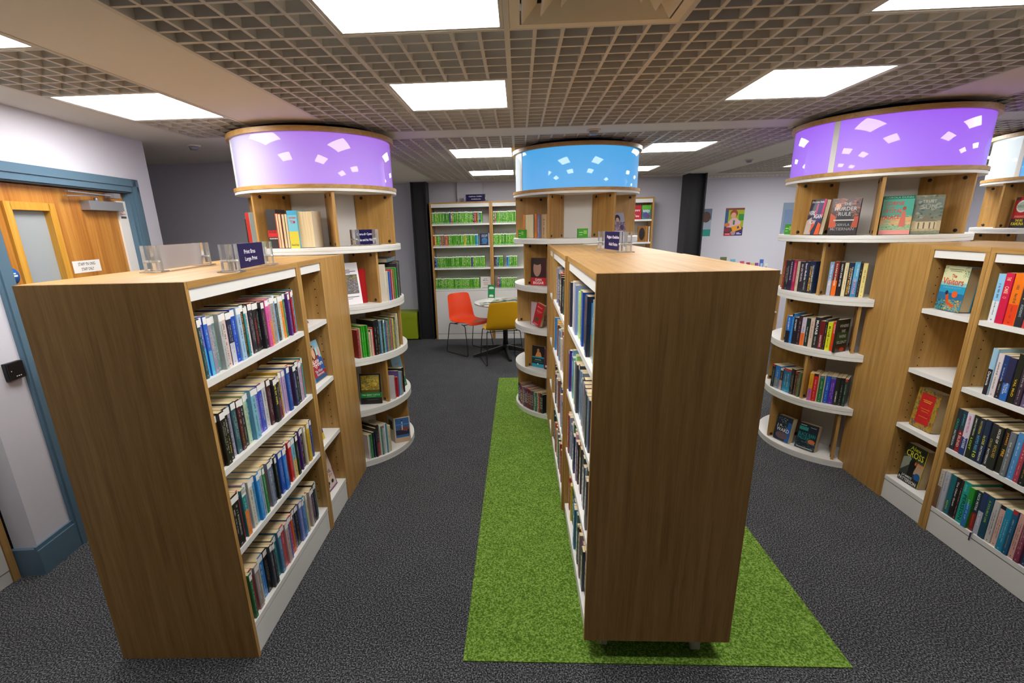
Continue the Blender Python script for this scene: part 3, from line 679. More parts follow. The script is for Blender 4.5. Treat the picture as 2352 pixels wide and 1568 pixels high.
# ------------------------------------------------------------------ right bookcase
GR = 'thrillers on the right bookcase'
rr = [
 ("8cc4e8/dfe4e8:1 d01848:1.05 f07a18/e8401c:1.35 2a2c34:1 c8404c:.9 3c5c94 1c1c24 b8c4cc 7c2c3c 24445c", .62, 'from the post, top shelf, right-edge bookcase',
   {1: [('THE', 'f4c8a0', .08, .15), ('CAKE', 'f4d8b0', .26, .4), ('O', 'e89090', .46, .5)], 3: [('BREW', 'dce03c', .1, .5, .3, .8), ('ANDREWS', '9cb8b8', .56, .8, .3, .66)]}),
 ("9cc4dc/28242c:1 e0d4d4:1 1c3c78/2c262c:1 2a2c50/2868b8:1.3 20241c:1.1 3c2c3c 6c5c7c 1c2c3c c87838", .60, 'from the post, second shelf, right-edge bookcase',
   {0: [('Daranoia', 'f0f0f0', .5, .8, .2, .7)], 3: [('NO PLACE', 'e8e8f0', .58, .8, .5, .8), ('TO RUN', 'e8e8f0', .62, .84, .2, .45)], 4: [('VAL McD', 'e8b828', .5, .86, .3, .7)]}),
 ("24303c:1 1f3c4c/8c1c24:1.05 d8ccdc/243c78:1.25 22281e:1 232c44:1.1 24304c:1 2c2c34:1 2a2a2a:1.2 26221f:1.1 70747c:1 4c8cc4:1 a8344c 1c1c28 3c5c4c 5c3c6c", .60, 'from the post, third shelf, right-edge bookcase',
   {0: [('CROSS', '2ca890', .24, .5, .2, .7), ('PATTERSON', 'e8e8e8', .52, .9, .2, .62)], 1: [('JAMES', '4ca0a8', .08, .36, .2, .55), ('4 BLIND', 'e8c8c8', .52, .88, .2, .7)], 2: [('JAMES PATTERSON', 'c04878', .06, .46, .25, .7), ('NOISE', 'f0f0f8', .58, .84, .3, .75)],
    3: [('JAMES PATTERSON', 'd8d8d8', .06, .46, .3, .7), ('LOST', 'b8d838', .52, .8, .3, .7)], 4: [('PATTERSON', 'c8b838', .06, .36, .25, .6), ('NYPD RED', '58b0e0', .4, .76, .25, .72), ('10', 'c8e040', .78, .92, .2, .8)],
    5: [('1st CASE', 'd8d838', .36, .56, .2, .7), ('PATTERSON', 'e8e8e8', .6, .94, .25, .62)], 6: [('CROSS', 'a8984c', .34, .54, .25, .7), ('PATTERSON', 'e8e8e8', .58, .94, .25, .62)], 7: [('HOUSE OF', 'e8e4dc', .06, .38, .3, .7), ('WOLVES', 'b09838', .42, .72, .25, .75)], 8: [('JAMES', 'd88838', .08, .36, .3, .7), ('FIRE', 'f0b838', .46, .62, .25, .7)]}),
 ("c8c0b4/7c5c44:1 b8bcc8:1.1 1c6c78:1.1 241c1c:1 3a2420:.6 1fa090:1.5 2c9434/2c74b8:1.1 203840/8c2c24:1.1 2c3c64/b0b4c4:1.1 1c4c60:1.2 c8c4c0:1.1 dcb4a8:1.1 1c8cb0:1.2 1c5c84:1 d8a89c:1 8c3c54 2c3c5c c8c8c0 3c7c8c 7c4c34", .60, 'from the post, bottom shelf, right-edge bookcase',
   {0: [('Lily Lane', '8c7c6c', .1, .5)], 1: [('Lily Lane', '8c8c9c', .1, .5)], 2: [('KEVIN', 'b8d838', .66, .88, .2, .6)], 3: [('The Other Guest', 'f0ece4', .1, .72, .3, .7)], 5: [('ANNA', '8cdcd0', .06, .24, .2, .5), ('PERSSON', '123c38', .3, .92, .3, .8)],
    6: [('LIGHT IT UP', '98d8f0', .3, .8, .3, .65)], 7: [('NICK PETRIE', 'e8e8e8', .05, .48, .3, .72), ('THE RUNAWAY', 'e85838', .58, .9, .3, .6)], 8: [('A GIFT', 'e8e8f0', .5, .8, .3, .6)], 9: [('A DOUBLE LIFE', 'a8c84c', .1, .62, .3, .64)]})]
for i, (sp, ln, wh, ti) in enumerate(rr):
    n_ = len(sp.split()); ye = .955 if i < 2 else .967
    shelf_row(FR, -1, 0, (.52, .57, .47, .34)[i], (.925, .85, .955, .957)[i], SH[i], sp, wh, GR, 'book', seed=70+i, titles=ti, h=((.235, .25), (.215, .245), (.228, .24), (.225, .245))[i], d=(.15, .165), setback=(.004, .015), hard=False)
# dangling ribbon bookmark
mb = MB(); mb.box(-.0008, -.004, -.045, .0008, .004, .0); mb.box(-.0008, -.004, -.0005, .03, .004, .0)
tag(mb.build('bookmark_ribbon', mat('ribbon', lin('3c2c50'), .6), None, FR((-.001, .70, SH[3]+.0008))), 'dark ribbon bookmark hanging over the plinth of the right bookcase', 'bookmark')
NY = .986+.025
shown(.05, NY+.21, SH[0], R(-90+1), .16, .245, .06, '2c8cb0',
 [('r', 0, .62, 1, 1, 'd8dcae'), ('r', 0, .56, 1, .64, '8cc8c4'), ('r', 0, .3, 1, .56, '1f9cc4'), ('r', 0, .22, 1, .4, '1c6c98'), ('m', 0, 0, .4, .26, '4c6c3c 3c5434 7c8c44 2c4430', 90, .1, 9), ('m', .3, 0, 1, .26, 'd8c04c e8c860 b89c3c 6c6c34 c8a438', 130, .07, 10), ('m', .8, .02, 1, .24, 'e8a82c d89020', 30, .1, 11), ('p', [(.3, .38), (.42, .38), (.5, .2), (.75, .14), (.7, .08), (.4, .16)], 'c85424'), ('e', .34, .4, .06, .05, '1c2c4c'),
  ('e', .66, .38, .11, .075, 'e85c24'), ('t', 'The', .36, .74, .2, .08, 'd8502c'), ('t', 'Visitors', .06, .58, .82, .15, 'e0583c'), ('t', 'CAROLINE SCOTT', .14, .5, .7, .035, '7cc8d8'), ('r', .2, .92, .75, .93, '6c7c5c'), ('r', .25, .88, .7, .89, '6c7c5c'), ('m', .8, .74, 1, 1, '4c6c44 6c8c5c', 40, .09, 12), ('m', 0, .78, .14, 1, '4c6c44 6c8c5c', 36, .09, 13)],
 'blue and cream hardback with an orange bird displayed on the top shelf, narrow right bay', FR, lean=.06, hard=True, spine='b03c2c')
shown(.05, NY+.20, SH[2], R(-90+2), .155, .24, .058, '8c6c2c',
 [('r', 0, 0, 1, 1, 'a8842c'), ('m', 0, 0, 1, 1, '8c5c34 4c5c5c 6c4c6c 8c9c2c a8542c 4c6c3c', 240, .06, 14), ('r', .18, .12, .8, .9, 'c41c24'), ('m', .18, .12, .8, .9, 'a81c2c d02c24 b8341c', 60, .08, 15), ('r', .3, .72, .7, .735, 'e8b83c'), ('r', .34, .68, .66, .695, 'e8b83c'), ('r', .3, .5, .7, .515, 'd8842c'), ('r', .34, .44, .66, .455, 'd8842c'), ('r', .3, .3, .7, .315, 'd8842c')],
 'red and gold patterned book displayed on the third shelf, narrow right bay', FR, lean=.08)
shown(.05, NY+.195, SH[3], R(-90+2), .155, .245, .05, '1c1c1c',
 [('r', 0, 0, 1, .7, '3c403c'), ('p', [(0, .25), (.45, .55), (.3, .7), (0, .6)], '8c9484'), ('p', [(.6, .3), (1, .3), (1, .6), (.7, .6)], 'b89c84'), ('e', .5, .52, .16, .16, '101012'), ('r', .36, .2, .62, .5, '141414'), ('e', .82, .26, .14, .1, '1c5c9c'), ('r', 0, 0, 1, .18, '1c1c1c'), ('r', .96, 0, 1, 1, 'b8a82c'),
  ('t', 'Alex', .2, .86, .5, .1, 'd8d82c'), ('t', 'CROSS', .08, .68, .8, .16, 'd8d82c'), ('t', 'MUST DIE', .58, .52, .34, .1, 'e8842c'), ('t', 'JAMES', .14, .12, .5, .07, 'e4e4e0'), ('t', 'PATTERSON', .04, .02, .84, .09, 'e4e4e0')],
 'black paperback with yellow lettering displayed on the bottom shelf, narrow right bay', FR, lean=.08)

# ------------------------------------------------------------------ helper for the drums: straight rows across one bay
def bay_row(c, th, z, specs, s0, s1, where, group, rf=.545, titles=None, bands=None, h=(.19, .2), d=(.12, .13), seed=5, kind='book', cat='book', name='book', wd=None, hard=False, merge=None, fore=(), F=None, wl=30, wr=30):
    """books side by side, spines facing out from the drum along direction th (degrees); left to right as seen from outside"""
    rnd = random.Random(seed); titles = titles or {}; bands = bands or {}
    P = []
    for sp in specs.split():
        q = sp.split(':'); P.append((q[0], float(q[1]) if len(q) > 1 else rnd.uniform(.85, 1.15), float(q[2]) if len(q) > 2 else 0))
    tot = sum(p[1] for p in P); gap = .0008; span = s1-s0-gap*len(P); s = s0
    a = R(th); u = (math.cos(a), math.sin(a)); l = (-u[1], u[0])    # l points to the right when looking in from outside
    for i, (cc, w_, hh0) in enumerate(P):
        t = span*w_/tot; sc = s+t/2; s += t+gap
        hh = hh0 or rnd.uniform(*h); dd = rnd.uniform(*d)
        ff = math.sqrt(max(rf*rf-(abs(sc)+t/2)**2, .01))-rnd.uniform(.002, .012) if F is None else F-rnd.uniform(0, .006)
        back = ff-dd
        need = (abs(sc)+t/2+.013)/math.tan(R(wl if sc < 0 else wr))    # stay inside the wedge between dividers
        if back < need: dd = min(dd, max(.035, ff-need))
        back_lim = .267 if F is not None else .262*math.cos(R(30))+.012
        if ff-dd < back_lim: dd = ff-back_lim
        cs = cc.split('/'); bd = list(bands.get(i, []))
        if len(cs) > 1: bd.append((.55, 1, cs[1]))
        if i in fore:
            p = (c[0]+u[0]*(ff-dd)+l[0]*sc, c[1]+u[1]*(ff-dd)+l[1]*sc, z+.0006); rz = a-PI/2
        else:
            p = (c[0]+u[0]*ff+l[0]*sc, c[1]+u[1]*ff+l[1]*sc, z+.0006); rz = a+PI/2
        if merge is not None: merge.append((cs[0], t, hh, dd, p, rz, bd)); continue
        o = spine_book(cs[0], t, hh, dd, hard or i in fore, titles.get(i), None, bd, False, rnd, p, rz, name)
        ws = wd.get(i) if wd else None
        tag(o, ws or '%s %s, %s from the left %s' % (cname(cs[0]), kind, nth(i), where), cat, group)
def stand(c, th, s, r, z, w, h, t, base, items, label, turn=0, cat='book', group=None, **k):
    a = R(th); u = (math.cos(a), math.sin(a)); l = (-u[1], u[0])
    o = face_book(w, h, t, base, items, (c[0]+u[0]*r+l[0]*s, c[1]+u[1]*r+l[1]*s, z+.001), a+PI/2+R(turn), **k)
    return tag(o, label, cat, group)
Z5, Z4, Z3, Z2, Z1 = .0455, .4605, .8535, 1.2355, 1.6455
# ---- right drum (C)
bay_row(CC, 195, Z2, "8c2c24:.5 1f2228:1.3 2a2040:1 a82450:1 c8bc9c:.7 2c2430:1.4 1c2440/222a2c:1.3 1c2c4c/22242a:1.4", -.235, .05, 'in the left upper bay, right violet-canopy bookcase', 'crime novels on the right round bookcase',
  titles={2: [('THE BURNING CLUB', 'd8c8e0', .06, .66, .3, .66)], 3: [('SARAH PINBOROUGH', 'e8b8c8', .1, .7, .3, .6)], 5: [('NO LESS THE DEVIL', 'e0e0e0', .08, .66, .34, .7)], 6: [('Stuart MacBride', 'f0f4f8', .06, .6, .2, .62), ('A DARK SO DEADLY', 'b8c0c8', .64, .92, .3, .6)], 7: [('STUART MACBRIDE', 'e8b82c', .16, .94, .1, .5), ('THE COFFINMAKERS GARDEN', 'e8e8e8', .12, .9, .58, .85)]}, h=(.215, .24), d=(.14, .15), seed=80, F=.466, wl=45, wr=15)
bay_row(CC, -126, Z2, "7c9cc0/b8b8c4:1.2 7c2018/e8701c:1.4 1f1c20:1.3 dcd4a8:1 1c2c48/22242a:1.4 5cb0d8/3c84b8:1.4 2c2628:.7 e8d88c:1.2", -.16, .055, 'in the right upper bay, right violet-canopy bookcase', 'crime novels on the right round bookcase',
  titles={0: [('THE DEAD OF WINTER', 'f0f0f0', .08, .7, .3, .68)], 1: [('IN A PLACE OF DARKNESS', 'f4e8d8', .06, .7, .3, .66)], 2: [('HAPPY EVER AFTER', 'f0f0ec', .06, .72, .3, .66)], 3: [('THE DYING SQUAD', 'a8342c', .1, .8, .4, .7)], 4: [('STUART MACBRIDE', 'e8b82c', .16, .94, .1, .5), ('THE COFFINMAKERS GARDEN', 'e8e8e8', .12, .9, .58, .85)], 5: [('Clare Mackintosh', 'd8e8f0', .06, .4, .5, .85), ('HOSTAGE', 'e89ca0', .48, .92, .2, .75)]}, h=(.225, .235), d=(.14, .15), seed=81, F=.448, wl=24, wr=36)
bay_row(CC, -150, Z3, "1c6cc8/1c2430:1.25 2884d0:.6 1f1e28:1.2 3c2430:.8 c8c0d0/f0701c:1.1 1c2c28:1 d0bca8:1 24282c:1.3 6c1c20:1.2 24241c:.6 d8dc24:1.1 d8401c:1.2", -.20, .165, 'in the middle bay, right violet-canopy bookcase', 'action novels on the right round bookcase',
  titles={0: [('ANDY McDERMOTT', 'dce8f0', .06, .5, .3, .66)], 2: [('ANDY McDERMOTT', 'e8ecf0', .06, .5, .3, .66)], 5: [('THE LAST NIGHT', 'd0d8d0', .3, .86, .3, .6)], 6: [('THE QUAKER', '8c3c34', .1, .7, .3, .66)], 7: [('McNAB', 'f4f4f4', .1, .56, .24, .76), ('WHATEVER IT TAKES', 'c8c8c8', .62, .9, .3, .6)], 8: [('SHADOW STATE', 'f0e0e0', .5, .92, .3, .7)], 10: [('McNAB', '1c1c10', .14, .52, .2, .72), ('LINE OF FIRE', '3c3c18', .56, .9, .3, .6)], 11: [('WEST TO', 'f0f0ec', .08, .44, .55, .82), ('LIGHT', 'f0f0ec', .1, .4, .2, .46)]}, h=(.2, .232), d=(.13, .14), seed=82, F=.492)
stand(CC, -150, .186, .458, Z3, .112, .232, .018, '1f241f', [('r', 0, .3, 1, .62, '2c4c2c'), ('r', 0, 0, 1, .2, '4c2c1c'), ('e', .6, .08, .2, .06, 'c8482c'), ('t', 'WHERE', .12, .76, .76, .09, 'c4ccc0'), ('t', 'WE', .34, .6, .34, .09, 'c4ccc0'), ('t', 'WERE', .2, .44, .6, .09, 'c4ccc0'), ('t', 'SILENT', .06, .26, .86, .09, 'c4ccc0')],
  'dark green hardback displayed face out beside an orange spine, right round bookcase', turn=83, lean=0.0)
bay_row(CC, 194, Z4, "1c2824:.9 2478c8/7c848c:1.4 3c2c34/c8a8a4:.8 1c6c98/1c8cb4:2 201c18:.9 4c2c1c:.6 6c4c3c:.4 5c6c4c:.4", -.175, .112, 'in the left lower bay, right violet-canopy bookcase', 'novels on the lower right round bookcase', seed=83, h=(.17, .2), d=(.13, .14), F=.49, wl=44, wr=16)
bay_row(CC, -130, Z4, "d89c1c/b85cac:1.2 c81c24:1.3 c8a484:.4 1c6c3c:1.3 c8bc9c:.3 1c54b8:1.3 50289c:1.5 262420:1.2 1c1c20:1.1 243c34:.9", -.135, .10, 'in the right lower bay, right violet-canopy bookcase', 'novels on the lower right round bookcase', seed=84,
  titles={7: [('LONG MEMORY', 'e8e8e0', .5, .9, .3, .66)]}, h=(.2, .21), d=(.13, .135), F=.49, wl=20, wr=40)
stand(CC, -150, -.135, .455, Z5, .135, .2, .05, '24304c', [('m', 0, .5, .8, 1, '6c7c90 3c4c5c 141c28 8c98a4 1c2430', 90, .1, 21), ('r', .75, 0, 1, .8, '2464b0'), ('e', .5, .2, .4, .14, '6c545c'), ('e', .3, .55, .2, .15, '101420'), ('t', 'J.R.', .08, .52, .4, .12, 'e8ecf0'), ('t', 'WARD', .1, .36, .82, .15, 'f0f0f4')],
  'dark paperback with large white lettering standing on the base shelf, right round bookcase', turn=-8, lean=.14)
stand(CC, -150, .055, .455, Z5, .145, .2, .046, '1c2438', [('r', .05, .72, .5, .86, '2c9c98'), ('t', 'BLACK RAIN', .06, .5, .86, .14, '1c9494'), ('t', 'FALLING', .06, .36, .64, .13, '1c9494'), ('e', .78, .34, .18, .09, 'd8703c'), ('m', 0, .06, 1, .34, '54787c 2c5c5c 3c4c50 7c9494', 90, .08, 22), ('e', .4, .2, .34, .04, '1c242c'), ('r', .08, .03, .92, .06, 'b8c4c8'), ('r', .1, .9, .4, .93, 'b8c4c8'), ('r', .6, .88, .9, .9, 'b8c4c8')],
  'teal-lettered paperback standing on the base shelf, right round bookcase', turn=2, lean=.14)
# displayed on the top tier of C
HB = dict(hard=True)
stand(CC, -150, -.115, .50, Z1, .155, .235, .035, '24344c', [('r', .45, .5, 1, 1, 'c8285c'), ('r', .55, .35, .85, 1, '3c2c6c'), ('p', [(0, 0), (.45, 0), (.3, .5), (0, .4)], 'c8b8ac'), ('p', [(.35, 0), (.6, .3), (.4, .4)], 'e85c34'), ('p', [(.7, 0), (1, 0), (1, .3), (.8, .35)], 'e8602c'), ('r', 0, .88, .7, 1, '2a2a38'),
  ('t', 'Okechukwu Nzelu', .06, .9, .8, .06, 'e8e8ec'), ('t', 'HERE', .04, .56, .4, .12, 'f4f4f4'), ('t', 'AGAIN', .4, .46, .54, .12, 'f4f4f4'), ('t', 'NOW', .2, .3, .42, .12, 'f4f4f4')],
  'hardback with pink, navy and orange shapes, leftmost displayed under the right violet canopy', turn=-25, lean=.12, spine='c82c5c', **HB)
stand(CC, -120, -.175, .47, Z1, .16, .235, .03, '3c2a28', [('m', 0, .42, 1, 1, '7c4434 4c2c2c 5c3834 8c5444', 100, .12, 23), ('e', .24, .78, .1, .08, 'c89070'), ('m', .08, .66, .4, .9, 'a87050 8c5c48', 20, .1, 24), ('r', 0, 0, 1, .45, '241f1f'), ('e', .5, .4, .28, .34, '17151a'), ('p', [(0, .2), (.25, .2), (.2, .5), (0, .6)], 'b84c28'), ('p', [(.78, .2), (1, .2), (1, .5), (.85, .5)], 'a84428'), ('r', .14, .385, .86, .42, 'b8b4b0'),
  ('t', 'THE', .42, .8, .26, .08, 'a8a4a4'), ('t', 'MURDER', .12, .66, .78, .1, 'b4b0b0'), ('t', 'RULE', .28, .52, .44, .1, 'b4b0b0'), ('t', 'DERVLA', .24, .24, .5, .07, '8c8a8a'), ('t', 'McTIERNAN', .08, .12, .82, .08, '8c8a8a')],
  'dark red-brown hardback with a hooded figure displayed under the right violet canopy', turn=-12, lean=.08, spine='6c2424', **HB)
stand(CC, -90, -.148, .46, Z1, .16, .235, .028, '5cb8a4', [('r', 0, .92, 1, 1, '1c7c64'), ('r', 0, .25, 1, .45, 'e0b884'), ('r', 0, 0, 1, .12, 'e89c94'), ('r', 0, .12, 1, .25, '9cc49c'), ('m', 0, .13, 1, .28, '3c6c4c 2c5c5c 8cac7c e8d48c', 90, .06, 16), ('m', 0, .25, 1, .5, 'e8c48c d8a884 9cc4a4', 40, .14, 17), ('p', [(.6, .2), (.82, .2), (.78, .6), (.66, .6)], 'd87c6c'), ('e', .72, .68, .06, .05, 'b85c4c'), ('p', [(.5, .7), (.66, .62), (.66, .58), (.56, .62)], 'd87c6c'),
  ('t', 'CAROLA DUNN', .06, .94, .88, .04, '9cd4c0'), ('t', 'CORPSE', .06, .76, .62, .1, 'd85c5c'), ('t', 'AT THE', .1, .68, .3, .05, 'd85c5c'), ('t', 'CRYSTAL', .04, .56, .6, .1, 'd85c5c'), ('t', 'PALACE', .04, .4, .56, .11, 'd84c4c')],
  'turquoise hardback with a dancing lady displayed under the right violet canopy', turn=-22, lean=.07, spine='5c4c2c', **HB)
stand(CC, -90, .02, .49, Z1, .155, .235, .028, '8c9484', [('r', 0, .5, 1, .9, '7c8c88'), ('m', 0, .4, 1, 1, '7c8c7c 5c7068 a4aca0 8c8c74', 110, .1, 18), ('r', 0, .08, 1, .34, 'c8b894'), ('m', 0, 0, 1, .14, '8c8454 b8a870 6c6c44', 60, .07, 19), ('r', .15, .14, .85, .32, 'd8cca8'), ('p', [(.1, .32), (.5, .46), (.9, .32)], '8c8474'), ('r', .22, .14, .27, .3, '7c6c54'), ('r', .4, .14, .45, .3, '7c6c54'), ('r', .6, .14, .65, .3, '7c6c54'), ('r', .76, .14, .8, .3, '7c6c54'),
  ('t', 'TRUST', .26, .8, .48, .08, 'c8ccc4'), ('t', 'SUN', .26, .64, .5, .12, 'b8bcb0')], 'grey-green book with a columned house displayed under the right violet canopy', turn=-14, lean=.07)
def greenbox(c, th, s, r, z, label, turn=0):
    a = R(th); u = (math.cos(a), math.sin(a)); l = (-u[1], u[0]); mb = MB(); w_, h_ = .085, .075
    mb.prism([(-w_/2, 0), (w_/2, 0), (w_/2, .03), (-w_/2, .03)], 0, h_, 0, lin('3f9c1c'))
    Art(mb, (-w_/2, 0, 0), (w_, 0, 0), (0, 0, h_), (0, -1, 0)).run([('r', .1, .55, .5, .62, 'd8f0c0'), ('r', .55, .4, .9, .8, '8cc85c'), ('r', .1, .3, .45, .36, 'b8e09c')])
    o = mb.build('display_block', [M_MATTE], None, (c[0]+u[0]*r+l[0]*s, c[1]+u[1]*r+l[1]*s, z+.001), a+PI/2+R(turn))
    tag(o, label, 'display block', 'green card blocks on the round bookcases')
greenbox(CC, 150, .12, .5, Z1, 'small green card block at the left edge of the right round bookcase top shelf', 40)
# far drum (D)
stand(CD, 180, .14, .5, Z1, .165, .24, .03, 'b01c24', [('r', 0, 0, 1, .3, '24202c'), ('r', 0, .9, .3, 1, '4c1c2c'), ('r', .7, .85, 1, 1, '4c1c2c'), ('e', .5, .7, .36, .2, 'd8dcd4'), ('e', .5, .7, .3, .15, 'a8b8a8'), ('t', 'EVANOVICH', .18, .65, .64, .1, '1f6c4c'), ('t', 'EVANOVICH', .2, .33, .64, .07, 'e8a09c'), ('t', 'THE BIG', .3, .2, .48, .08, 'e8d82c'), ('t', 'KAHUNA', .1, .08, .8, .1, 'e8d82c')],
  'red book with a white oval, leftmost on the far right round bookcase', turn=-10, lean=.04, hard=True)
stand(CD, 180, .31, .41, Z1, .135, .205, .03, '2ca0c0', [('e', .45, .8, .17, .12, 'e8c82c'), ('e', .45, .74, .08, .08, 'e0b098'), ('p', [(.15, 0), (.75, 0), (.8, .5), (.6, .68), (.3, .68), (.1, .5)], '9c3c84'), ('t', 'CRAZY', .12, .36, .7, .11, 'f0e4ec'), ('t', 'GIRL', .3, .14, .4, .1, 'e8b838'), ('r', .05, .93, .9, .96, 'b8e0ec')],
  'turquoise paperback with a blonde figure on the far right round bookcase', turn=-12, lean=.04)
stand(CD, 210, .172, .465, Z1, .10, .2, .03, '1c5c64', [('r', .1, .6, .9, .7, 'c8d8d8')], 'dark teal book cut by the right edge of the photo', turn=-8, lean=.05)

# ---- left drum (A)
bay_row(CA, -90, Z1, "2e2a2a:1.7:.25 c8452c:.5:.225 8c3430:.5:.222 3c2c24:.55:.22 2c242a:.5:.222 6cb4c8/c8bc3c:1.6:.24 d8ccb4:2.3:.235", -.19, .13, 'on the top shelf of the left round bookcase', 'biographies on the left round bookcase', rf=.53, fore=(1, 2, 3, 4, 6), h=(.22, .24), d=(.15, .16), seed=90, name='book',
  bands={0: [(.52, .7, 'c01c20')], 5: [(.0, .12, '3c9cc0'), (.78, 1, 'c8bc2c')]},
  titles={0: [('H', 'SOLID', .1, .4, .8, .09, '1c1414'), ('H', 'FIRE AND PASSION', .08, .24, .84, .035, 'e8e0dc')], 5: [('H', 'CAPTAIN', .1, .78, .8, .06, 'c83c3c'), ('H', 'TOM', .22, .66, .56, .08, 'c83c3c'), ('H', 'Good Day', .1, .05, .8, .07, '1c2430')]},
  wd={0: 'thick dark biography spine with red lettering on the left round bookcase top shelf', 1: 'first of four thin hardbacks turned page edges outward beside the dark biography', 2: 'second of four thin hardbacks turned page edges outward beside the dark biography', 3: 'third of four thin hardbacks turned page edges outward beside the dark biography', 4: 'fourth thin hardback turned page edges outward, touching the pale blue biography', 5: 'pale blue and yellow biography spine on the left round bookcase top shelf', 6: 'thick hardback turned page edges outward, rightmost on the left round bookcase top shelf'})
bay_row(CA, -150, Z1, "dcdcd8:1.1:.235 2c2c24/24282c:.6:.2 c4342c/22202a:.9:.24 8c9490:1.4:.24", -.12, .17, 'beside the leftmost divider, left round bookcase top shelf', 'books at the left edge of the left round bookcase', rf=.54, seed=91, d=(.14, .15), titles={2: [('EVA BRAUN', 'f4e8e4', .03, .56, .2, .8)]})
stand(CA, -60, .045, .47, Z2, .21, .297, .004, 'f0eef2', [('r', .04, .26, .93, .72, '6c6c64'), ('m', .04, .5, .93, .72, '2c3028 1c201c 9c7c2c 3c4430 8c8c4c', 120, .09, 1), ('m', .55, .3, .93, .6, '9c8cb4 6c5c7c b8acc4 4c4440 8c6c68', 140, .07, 2), ('m', .04, .26, .5, .46, '7c9c34 5c7c2c 9cac4c 4c5c34', 110, .07, 3), ('m', .04, .44, .5, .5, 'c8ccc8 8c8c88', 20, .08, 4), ('r', .25, .66, .4, .7, '3c84c8'), ('r', .06, .46, .4, .48, 'd8dcdc'), ('r', .2, .82, .7, .835, '55525c'), ('r', .08, .785, .9, .8, '3c3a44'), ('r', .3, .755, .7, .77, '55525c'), ('r', .2, .18, .9, .195, '55525c'), ('r', .46, .14, .66, .15, '77747c'), ('e', .12, .93, .06, .03, 'b88cc8')],
  'white leaflet with a garden photograph leaning in the left round bookcase', turn=12, lean=.16, cat='leaflet', pages=False)
stand(CA, -60, .13, .40, Z2, .12, .245, .02, 'b80f12', [('r', .93, .0, 1, 1, 'a00c10')], 'plain red hardback leaning beside the garden leaflet', turn=-16, lean=.05, hard=True)
bay_row(CA, 0, Z2, "e4dccc:.5:.27 d8d0b8:.5:.22 1c5cb8:.7:.215 b0242c:.5:.23 c89ca0:.35:.22 8c6c24:.7:.225 1c8c34:1:.235 24202c:.8:.265 2468a8:.6:.15 1f1c1f:1.4:.27 1c1c24:.6:.275 2c2c30:.5:.27", -.21, .145, 'in the right upper bay, left round bookcase', 'Welsh books on the left round bookcase', rf=.55, seed=92, d=(.15, .17), kind='book')
o = spine_book('5c7c90', .03, .26, .2, True, None, None, (), False, random.Random(5), (CA[0]+.30, CA[1]-.20, 1.53), R(90))
o.rotation_euler = (0, R(90), R(90)); o.location = (CA[0]+.50, CA[1]-.11, 1.5275)
tag(o, 'blue-grey book laid flat on top of the dark books, left round bookcase', 'book')
bay_row(CA, -30, Z3, "8c2c2c:.5:.21 b89c84:.4:.22 2c9c1c:.5:.235 28a018:.5:.235 2c8c20:.5:.235 d8bca8:.5:.2 c8b8a0:.4:.2 c02428:.35:.21 17171b:.8:.26 1c1c20:.7:.262 5c8ca0:.6:.25 24221f:.5:.25 5ca09c:.5:.25 2c4884:.5:.24 8c7468:.6:.235 2c7c5c:.5:.25 a85c54:.5:.25 2c4c7c:.3:.24 b8b04c:.7:.24 5c6454:.5:.25 a8a894:.7:.25 c8bc9c:.6:.27 1c3c2c:.7:.275", -.218, .215, 'in the middle bay, left round bookcase', 'thin booklets on the left round bookcase', rf=.55, seed=93, d=(.17, .18), kind='booklet', cat='booklet', name='booklet')
stand(CA, -60, .135, .46, Z4, .16, .235, .02, '1f1c1a', [('r', .04, .4, .9, .94, 'b89c2c'), ('m', .04, .46, .9, .94, 'c8ac3c 9c7c24 d8bc54 8c8c5c', 120, .1, 5), ('m', .04, .7, .5, .94, '3c3420 5c4c24', 40, .08, 6), ('m', .5, .75, .9, .94, '8c9c8c a8ac84', 40, .08, 7), ('m', .04, .46, .9, .58, '5c4420 7c5c20', 40, .07, 8), ('r', .04, .36, .9, .46, '5c4c1c'), ('r', 0, .2, 1, .37, '0f7c34'), ('t', 'THE GREAT CASTLE', .06, .27, .84, .05, 'c8e8cc'), ('r', .3, .235, .7, .245, '8cc89c'), ('r', .3, .13, .85, .14, '7c7474')],
  'dark book with a golden landscape painting and green band, left round bookcase', turn=-22, lean=.16)
bay_row(CA, 0, Z4, "c8c4c8:.6:.19 b01c24:1:.17 a41c28:.8:.165 5c4c84:.7:.21 7cb0c8:.6:.2 8c8c8c:.5:.19 a83c3c:.6:.19 1f2c1c:.9:.21 1c1c1c:.7:.21", -.215, -.03, 'in the right lower bay, left round bookcase', 'thin booklets on the left round bookcase', rf=.55, seed=94, d=(.14, .15), kind='slim booklet', cat='booklet', name='booklet')
stand(CA, 0, .06, .5, Z4, .17, .27, .006, '7cb0c8', [('r', 0, 0, 1, .3, '2c7c4c'), ('r', 0, .3, 1, .5, 'b8b07c'), ('e', .4, .38, .12, .12, '7c3c34'), ('e', .65, .4, .12, .13, '5c3c3c'), ('p', [(.2, .1), (.8, .1), (.7, .35), (.35, .35)], 'b8a8a4'), ('t', 'Hwyl', .3, .74, .5, .08, 'b86c9c'), ('r', .25, .6, .8, .615, '3c5c8c'), ('r', .3, .56, .75, .575, '3c5c8c'), ('r', .1, .08, .9, .1, '9cc8a8')],
  'large pale blue picture booklet leaning in the right lower bay, left round bookcase', turn=-12, lean=.18, cat='booklet', pages=False)
